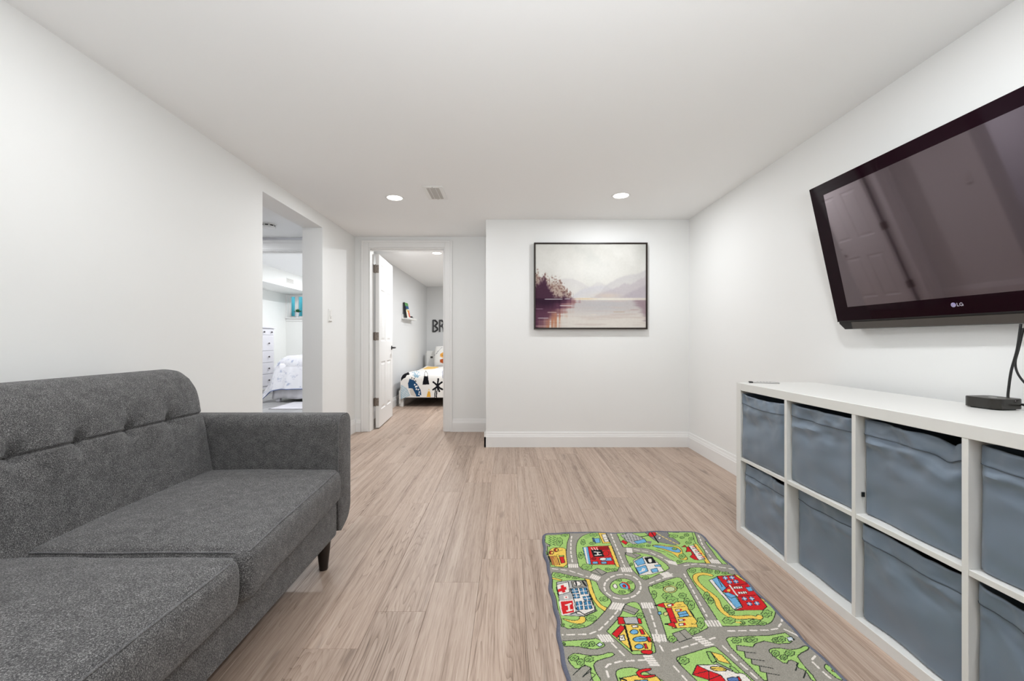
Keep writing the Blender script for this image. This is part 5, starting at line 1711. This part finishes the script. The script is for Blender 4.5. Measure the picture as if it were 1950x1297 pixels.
def kid_col(S, Tt, WX, dr):
    i = np.clip(np.round((WX - kc.x0) / (kc.x1 - kc.x0) * (kc.nx - 1)).astype(int), 0, kc.nx - 1)
    j = np.clip(np.round((Tt - kc.y0) / (kc.y1 - kc.y0) * (kc.ny - 1)).astype(int), 0, kc.ny - 1)
    return kid_lin[j, i]


kd = drape('child_duvet', KB0 + .055, KB1, KBY0, KBY1, KBT + .006, .178, None, kid_col, r=.085, flare=.03, nx=420, ny=620, left=True, right=True, back=.35, puff=.05, corner=.9, seed=31, wav=.006, off=(ko.x, ko.y, 0))
kd.location = (ko.x, ko.y, 0)
tag(kd, 'white duvet printed with black mountains and a palm tree on the child bed', 'duvet')


def pillow(name, c, hx, hy, hz, rot, colfn, label):
    n = 46
    u, v = np.meshgrid(np.linspace(-1, 1, n), np.linspace(-1, 1, n))
    pr = (1 - np.abs(u) ** 3.2) * (1 - np.abs(v) ** 3.2)
    hgt = hz * np.clip(pr, 0, 1) ** .55
    pin = 1 - .06 * (u * u * v * v)
    top = np.stack([u * hx * pin, v * hy * pin, hgt + .006], -1); bot = np.stack([u * hx * pin, v * hy * pin, -hgt], -1)
    P = np.concatenate([top.reshape(-1, 3), bot.reshape(-1, 3)])
    C = np.concatenate([colfn(u, v).reshape(-1, 3)] * 2)
    idx = np.arange(n * n).reshape(n, n)
    q = np.stack([idx[:-1, :-1], idx[:-1, 1:], idx[1:, 1:], idx[1:, :-1]], -1).reshape(-1, 4)
    ring = np.concatenate([idx[0, :], idx[1:, -1], idx[-1, -2::-1], idx[-2:0:-1, 0]])
    k = np.arange(len(ring)); k2 = (k + 1) % len(ring)
    faces = np.concatenate([q, q[:, ::-1] + n * n, np.stack([ring[k2], ring[k], ring[k] + n * n, ring[k2] + n * n], -1)])
    me = bpy.data.meshes.new(name)
    me.from_pydata(P.tolist(), [], faces.tolist())
    ca = me.color_attributes.new('Col', 'FLOAT_COLOR', 'POINT')
    ca.data.foreach_set('color', np.concatenate([C, np.ones((len(C), 1))], 1).astype(np.float32).ravel())
    me.polygons.foreach_set('use_smooth', [True] * len(me.polygons))
    me.materials.append(M['vcol_cloth'])
    o = bpy.data.objects.new(name, me); link(o)
    o.location = c; o.rotation_euler = rot
    return tag(o, label, 'pillow')


def kid_pillow(u, v):
    cv = Canvas(-1, 1, -1, 1, .02, (230, 228, 224))
    cv.fill(cv.ell((-.35, .0), .28, .30), (226, 160, 70)); cv.fill(cv.ell((-.22, .05), .16, .2), (206, 110, 40)); cv.fill(cv.ell((-.38, -.55), .26, .22), (176, 84, 40))
    cv.fill(cv.ell((-.30, -.5), .12, .1), (226, 190, 120))
    for k in range(20):
        x, y = R.uniform(-1, 1), R.uniform(-1, 1); cv.line([(x, y), (x + R.uniform(-.15, .15), y + R.uniform(-.1, .1))], (60, 62, 76), .03)
    cv.fill(cv.ell((-.25, .8), .1, .1), (30, 32, 44)); cv.line([(-.9, .1), (-.6, .7), (-.4, .8)], (96, 98, 108), .03)
    L = cv.linear()
    return L[np.clip(((v + 1) / 2 * (cv.ny - 1)).astype(int), 0, cv.ny - 1), np.clip(((u + 1) / 2 * (cv.nx - 1)).astype(int), 0, cv.nx - 1)]


pillow('child_pillow', (-1.12, KBY1 - .13, .68), .34, .22, .075, (math.radians(68), 0, 0), kid_pillow, 'white pillow printed with orange animals against the child headboard')

# picture ledge with book and toy
lz = at_x(767, 605, -1.62).z
ledge = thing('picture_ledge', 'narrow white picture ledge on the grey bedroom wall', 'shelf', (KX0, 7.12, lz))
LY0, LY1 = 6.78 - 7.12, 7.46 - 7.12
box('base', (0, .10, LY0, LY1, 0, .014), M['melamine'], ledge, bevel=.001)
box('back_rail', (0, .014, LY0, LY1, .014, .078), M['melamine'], ledge, bevel=.001)
box('front_lip', (.090, .10, LY0, LY1, .014, .030), M['melamine'], ledge, bevel=.001)
bk = thing('picture_book', 'upright picture book with a green, blue and orange cover on the ledge', 'book', (KX0 + .076, 6.97, lz + .0145))
bk.rotation_euler = (0, math.radians(-10), 0)
HB_, WB_ = .262, .225
box('pages', (-.017, -.003, -WB_ / 2 + .003, WB_ / 2 - .003, .003, HB_ - .003), M['paper'], bk)
box('back_cover', (-.020, -.017, -WB_ / 2, WB_ / 2, 0, HB_), M['black'], bk)
box('spine', (-.020, 0, -WB_ / 2 - .003, -WB_ / 2, 0, HB_), M['black'], bk)
bc = Canvas(0, 1, 0, 1, .02, (226, 222, 210))
bc.fill([(0, .72), (1, .78), (1, 1), (0, 1)], (92, 150, 88), raw=True); bc.fill([(0, .55), (1, .62), (1, .8), (0, .76)], (52, 92, 136), raw=True); bc.fill([(0, .5), (.35, .56), (.2, .76), (0, .76)], (26, 44, 84), raw=True)
bc.fill([(.25, .0), (.1, .55), (.4, .5), (.55, 0)], (236, 230, 216), raw=True); bc.fill([(.6, .08), (.45, .5), (.95, .55), (1, .1)], (228, 142, 76), raw=True); bc.fill([(.75, .05), (.62, .35), (.98, .35), (1, .05)], (206, 84, 84), raw=True)
bc.fill([(.3, .42), (.2, .6), (.5, .58), (.45, .44)], (200, 196, 92), raw=True)
uu, vv = np.meshgrid(np.linspace(0, 1, bc.nx), np.linspace(0, 1, bc.ny))
grid_mesh('front_cover', np.stack([np.full_like(uu, .0), (uu - .5) * WB_, vv * HB_], -1), bc.linear(), M['vcol'], bk, skirt=(-.003, 0, 0))
ty_ = thing('small_toy', 'small dark toy lying beside the book on the ledge', 'toy', (KX0 + .052, 7.26, lz + .0145))
bm = soft_box(.022, .060, .012, .008, (4, 6, 4)); bmesh.ops.translate(bm, verts=bm.verts, vec=(0, 0, .020)); finish('body', bm, M['toy'], ty_, smooth=True)
bm = soft_box(.017, .028, .010, .007, (4, 5, 4)); bmesh.ops.translate(bm, verts=bm.verts, vec=(0, -.012, .040)); finish('cabin', bm, M['toy'], ty_, smooth=True)
for a in (-1, 1):
    for b_ in (-1, 1):
        bm = bmesh.new(); add_lathe(bm, [(.0105, -.003), (.0105, .003)], 14, (a * .022, b_ * .036, .0105), 'x'); finish('wheel', bm, M['black'], ty_, smooth='auto')


# black wall letters
def wall_letter(name, segs, label, x, z):
    t = thing(name, label, 'wall letter', (x, KY1, z), group='black letters on the bedroom wall')
    bm = bmesh.new()
    for pts in segs:
        for (x0, z0), (x1, z1) in zip(pts, pts[1:]):
            d = Vector((x1 - x0, z1 - z0)).normalized() if (x0, z0) != (x1, z1) else Vector((1, 0))
            w = .015
            n = Vector((-d.y, d.x)) * w
            e = d * w * .5
            q = [(x0 - e.x + n.x, z0 - e.y + n.y), (x0 - e.x - n.x, z0 - e.y - n.y), (x1 + e.x - n.x, z1 + e.y - n.y), (x1 + e.x + n.x, z1 + e.y + n.y)]
            prism(bm, q, -.020, -.001)
    finish('letter_body', bm, M['letter'], t)
    bm = bmesh.new()
    strokes(bm, segs, .004, -.0206)
    finish('inlay_line', bm, M['letter2'], t, fixn=False)
    return t


zB, hB = at_y(829, 632.7, KY1).z, 23.7 / FPX * KY1
wB = .112
i_ = .015
Bseg = [[(i_, i_), (i_, hB - i_)], [(i_, hB - i_), (wB * .55, hB - i_)] + arc_pts(wB - .045, hB * .75 - .002, .033, 80, -80, 8) + [(wB * .55, hB * .5), (i_, hB * .5)],
        [(wB * .55, hB * .5)] + arc_pts(wB - .042, hB * .25 + .002, .036, 80, -80, 8) + [(wB * .5, i_), (i_, i_)]]
Rseg = [[(i_, i_), (i_, hB - i_)], [(i_, hB - i_), (wB * .55, hB - i_)] + arc_pts(wB - .045, hB * .75 - .002, .033, 80, -80, 8) + [(wB * .55, hB * .5), (i_, hB * .5)],
        [(wB * .55, hB * .5), (wB - .022, hB * .38), (wB - i_, i_)]]
xB = at_y(823.6, 620, KY1).x
wall_letter('wall_letter', Bseg, 'black outlined wall letter B above the child bed', xB, zB)
wall_letter('wall_letter', Rseg, 'black outlined wall letter R right of the B', xB + .137, zB)

# ------------------------------------------------------------------ large bedroom
DF = -4.49
dr = thing('chest_of_drawers', 'tall white chest of drawers with dark knobs by the bedroom wall', 'dresser', (DF - .22, 7.58, 0))
do = dr.location
DYA, DYB = 7.06, 8.10
box('carcass', (BX0 + .02, DF - .006, DYA, DYB, .10, 1.215), M['dresser'], dr, bevel=.003, off=do)
box('top_board', (BX0 + .015, DF + .022, DYA - .022, DYB + .022, 1.217, 1.243), M['dresser'], dr, bevel=.003, off=do)
for ly in (DYA + .002, DYB - .055):
    for lx in (BX0 + .03, DF - .055):
        box('leg', (lx, lx + .05, ly, ly + .053, 0, .102), M['dresser'], dr, bevel=.002, off=do)
def drawer(y0, y1, z0, z1, ks):
    d_ = box('drawer', (DF - .008, DF + .004, y0, y1, z0, z1), M['dresser'], dr, bevel=.002, off=do)
    for ky in ks:
        bm = bmesh.new(); add_lathe(bm, [(.006, 0), (.006, .012), (.015, .018), (.015, .026), (.010, .030)], 14, (DF + .003, ky, (z0 + z1) / 2), 'x')
        finish('knob', bm, M['knob'], d_, smooth='auto', off=do)
drawer(7.66, 8.06, 1.095, 1.200, (7.74, 7.985)); drawer(7.10, 7.645, 1.095, 1.200, (7.2, 7.5))
for z0, z1 in ((.802, 1.075), (.586, .790), (.370, .574), (.150, .352)):
    drawer(7.10, 8.06, z0, z1, (7.26, 7.895))

bed = thing('double_bed', 'white double bed with gathered skirt in the large bedroom', 'bed', (-2.95, 7.85, 0))
bo = bed.location
GX0, GX1, GY0, GY1 = -3.76, -2.20, 6.84, 8.86
for lx in (GX0 - .0, GX1 - .07):
    for ly in (GY0 - .02, GY1 - .09):
        box('leg', (lx, lx + .065, ly, ly + .07, 0, .20), M['dresser'], bed, bevel=.003, off=bo)
box('frame', (GX0 + .01, GX1 - .01, GY0 + .01, GY1, .18, .30), M['dresser'], bed, bevel=.005, off=bo)
box('mattress', (GX0 + .01, GX1 - .01, GY0 + .01, GY1, .30, .64), M['skirt'], bed, bevel=.05, seg=3, off=bo)
box('headboard', (GX0, GX1, GY1 + .01, GY1 + .06, 0, 1.1), M['dresser'], bed, bevel=.006, off=bo)
bm = bmesh.new()
path = [(GX0 - .015, y) for y in np.linspace(GY1 - .1, GY0 - .012, 60)] + [(x, GY0 - .012) for x in np.linspace(GX0, GX1, 90)]
rows = []
for k, (x, y) in enumerate(path):
    wv = math.sin(k * .55) * .014 + math.sin(k * .23 + 1) * .010
    nx2, ny2 = ((-1, 0) if k < 60 else (0, -1))
    rows.append([Vector((x + nx2 * wv * f + nx2 * .02 * f, y + ny2 * wv * f + ny2 * .02 * f, z)) for f, z in ((0, .40), (.3, .30), (.6, .20), (.85, .12), (1, .055 + .008 * math.sin(k * .3)))])
add_grid(bm, rows)
sk = finish('bed_skirt', bm, M['skirt'], bed, smooth=True, off=bo, fixn=False)
sol = sk.modifiers.new('thickness', 'SOLIDIFY'); sol.thickness = .003


def floral(S, Tt, WX, dr):
    ny, nx = S.shape
    a = vnoise(ny, nx, 66, 66, 71, 2); b_ = vnoise(ny, nx, 24, 24, 72, 2); c = vnoise(ny, nx, 120, 120, 73, 1)
    base = np.array(lin((192, 191, 195)))[None, None]
    ink = np.array(lin((128, 136, 160)))[None, None]; ink2 = np.array(lin((140, 136, 156)))[None, None]
    m1 = np.clip((a - .58) * 9, 0, 1) * np.clip((b_ - .40) * 5, 0, 1) * np.clip((c - .3) * 4, 0, 1)
    m2 = np.clip(.035 - np.abs(a - .47), 0, .035) / .035 * np.clip((b_ - .42) * 6, 0, 1)
    out = base * (1 - m1[..., None] * .75) + ink * m1[..., None] * .75
    out = out * (1 - m2[..., None] * .55) + ink2 * m2[..., None] * .55
    edge = np.maximum(-S, -Tt)
    hemm = (edge > edge.max() - .012)[..., None]
    return np.where(hemm, np.array(lin((104, 116, 152)))[None, None], out)


gd = drape('floral_duvet', GX0 + .02, GX1 - .02, GY0 + .03, GY1, .735, .275, None, floral, r=.17, flare=.42, nx=270, ny=280, left=True, right=True, back=.45, puff=.04, seed=51, wav=.035, corner=.55, off=(bo.x, bo.y, 0))
gd.location = (bo.x, bo.y, 0)
tag(gd, 'white duvet with small blue flowers and blue frill on the double bed', 'duvet')
pillow('double_bed_pillow', (-3.35, GY1 - .25, .86), .33, .24, .09, (math.radians(55), 0, 0), lambda u, v: np.ones(u.shape + (3,)) * np.array(lin((238, 237, 240))), 'plain white pillow at the head of the double bed, left')
pillow('double_bed_pillow', (-2.62, GY1 - .25, .86), .33, .24, .09, (math.radians(55), 0, 0), lambda u, v: np.ones(u.shape + (3,)) * np.array(lin((238, 237, 240))), 'plain white pillow at the head of the double bed, right')

rg = thing('bedroom_rug', 'pale flat rug with a dark edge beside the double bed', 'rug', (-2.85, 6.5, 0))
box('pile', (-3.445 + 2.85, .72, 6.105 - 6.5, .295, .0005, .008), M['rug_b'], rg, bevel=.002)
box('border', (-3.46 + 2.85, .735, 6.09 - 6.5, .31, .0003, .005), M['rug_bd'], rg, bevel=.001)

# bulkhead vent
bv = thing('wall_vent', 'small white air vent on the bedroom bulkhead', 'vent', (-4.24, 0, 0))
va = at_x(545.2, 535, -4.24); vb = at_x(558.8, 535, -4.24)
vt = at_x(552, 530.5, -4.24).z; vl = at_x(552, 540.5, -4.24).z
bv.location = (-4.24, (va.y + vb.y) / 2, vl)
hw = (vb.y - va.y) / 2
box('frame', (0, .006, -hw, hw, 0, vt - vl), M['white_pl'], bv, bevel=.001)
for k in range(6):
    box('louvre', (.006, .010, -hw + .015, hw - .015, .012 + k * (vt - vl - .03) / 5.2, .018 + k * (vt - vl - .03) / 5.2), M['grille'], bv)

# window, well outside and plant
wn = thing('window_1', 'small white-framed basement window in the large bedroom', 'window', ((WX0 + WX1) / 2, BY1, WZ0), kind='structure')
wo = wn.location
for nm, b_ in (('casing', (WX0 - .033, WX0, BY1 - .016, BY1 + .0, WZ0 - .0, WZ1 + .004)), ('casing', (WX1, WX1 + .075, BY1 - .016, BY1, WZ0, WZ1 + .004)), ('head_casing', (WX0, WX1, BY1 - .010, BY1, WZ1, WZ1 + .004)),
               ('sill', (WX0 - .033, WX1 + .10, BY1 - .05, BY1 + .11, WZ0 - .022, WZ0)), ('apron', (WX0 - .033, WX1 + .075, BY1 - .014, BY1, WZ0 - .085, WZ0 - .022))):
    box(nm, b_, M['trim'], wn, bevel=.002, off=wo)
f_ = .035
xm = at_y(565.5, 590, BY1 + .09).x
for nm, b_ in (('frame', (WX0, WX0 + f_, BY1 + .07, BY1 + .115, WZ0, WZ1)), ('frame', (WX1 - f_, WX1, BY1 + .07, BY1 + .115, WZ0, WZ1)), ('frame', (WX0 + f_, WX1 - f_, BY1 + .07, BY1 + .115, WZ1 - f_, WZ1)),
               ('frame', (WX0 + f_, WX1 - f_, BY1 + .07, BY1 + .115, WZ0, WZ0 + f_)), ('mullion', (xm - .035, xm + .035, BY1 + .065, BY1 + .115, WZ0 + f_, WZ1 - f_))):
    box(nm, b_, M['trim'], wn, bevel=.002, off=wo)
box('pane', (WX0 + f_, xm - .035, BY1 + .092, BY1 + .096, WZ0 + f_, WZ1 - f_), M['glass'], wn, off=wo)
box('pane', (xm + .035, WX1 - f_, BY1 + .092, BY1 + .096, WZ0 + f_, WZ1 - f_), M['glass'], wn, off=wo)
ww = thing('window_well', 'turquoise ribbed window well outside the bedroom window', 'window well', ((WX0 + WX1) / 2, BY1 + .7, 1.0))
bm = bmesh.new()
rows = []
for k in range(121):
    a = math.pi * k / 120
    rr_ = 1 + .012 * math.sin(k * 1.2)
    rows.append([Vector((.85 * math.cos(a) * rr_, -.55 + .75 * math.sin(a) * rr_, z)) for z in (0, 1.25)])
add_grid(bm, rows)
o_ = finish('liner', bm, M['well'], ww, smooth=True, fixn=False)
s_ = o_.modifiers.new('thickness', 'SOLIDIFY'); s_.thickness = .01
box('gravel_bed', (-.86, .86, -.56, .22, -.02, 0), M['duct'], ww)


def leaf_quad(bm, base, d, L, w, up=Vector((0, 0, 1))):
    s_ = d.cross(up)
    if s_.length < .05: s_ = Vector((1, 0, 0))
    s_.normalize()
    p = [base, base + d * L * .45 + s_ * w + Vector((0, 0, -.001)), base + d * L * .45 - s_ * w, base + d * L - Vector((0, 0, L * .15)), base + d * L * .5 + up * w * .25]
    V = [bm.verts.new(q) for q in p]
    bm.faces.new((V[0], V[1], V[4])); bm.faces.new((V[0], V[4], V[2])); bm.faces.new((V[1], V[3], V[4])); bm.faces.new((V[4], V[3], V[2]))


pp_ = at_y(566.3, 601, BY1 + .02)
pl = thing('potted_plant', 'small green plant in a pale pot on the bedroom window sill', 'plant', (pp_.x, BY1 + .012, WZ0))
ph_ = .118
bm = bmesh.new(); add_lathe(bm, [(.028, 0), (.030, .002), (.043, ph_ - .012), (.047, ph_ - .010), (.047, ph_), (.042, ph_), (.040, ph_ - .012)], 24); finish('pot', bm, M['pot'], pl, smooth='auto')
rr_ = random.Random(4)
for k in range(26):
    a = rr_.uniform(0, 6.28); e = rr_.uniform(.25, 1.25)
    d = Vector((math.cos(a) * math.cos(e), math.sin(a) * math.cos(e) * .7, math.sin(e)))
    if d.y > .3: d.y = .3
    bm = bmesh.new()
    leaf_quad(bm, Vector((math.cos(a) * .015, math.sin(a) * .015, ph_ - .01)), d.normalized(), rr_.uniform(.07, .125), rr_.uniform(.012, .018))
    finish('leaf', bm, M['leaf'], pl, fixn=False)
sh = thing('outside_shrub', 'leafy shrub outside the right half of the bedroom window', 'shrub', (xm + .30, BY1 + .52, 1.0))
bm = bmesh.new()
for k in range(240):
    a = rr_.uniform(0, 6.28); h_ = rr_.uniform(.30, 1.05); q = rr_.uniform(.03, .20)
    leaf_quad(bm, Vector((math.cos(a) * q, math.sin(a) * q * .7, h_)), Vector((math.cos(a), math.sin(a), rr_.uniform(-.3, .6))).normalized(), rr_.uniform(.05, .09), rr_.uniform(.012, .02))
finish('foliage', bm, M['leaf_out'], sh, fixn=False)['kind'] = 'stuff'
bm = bmesh.new()
for k in range(4):
    add_tube(bm, [(0, 0, .0), (.05 * math.cos(k * 1.6), .05 * math.sin(k * 1.6), .45), (.13 * math.cos(k * 1.6), .10 * math.sin(k * 1.6), .95)], [.010, .007, .003], 6)
finish('stem', bm, M['leg'], sh, smooth=True)
bpy.context.view_layer.update()
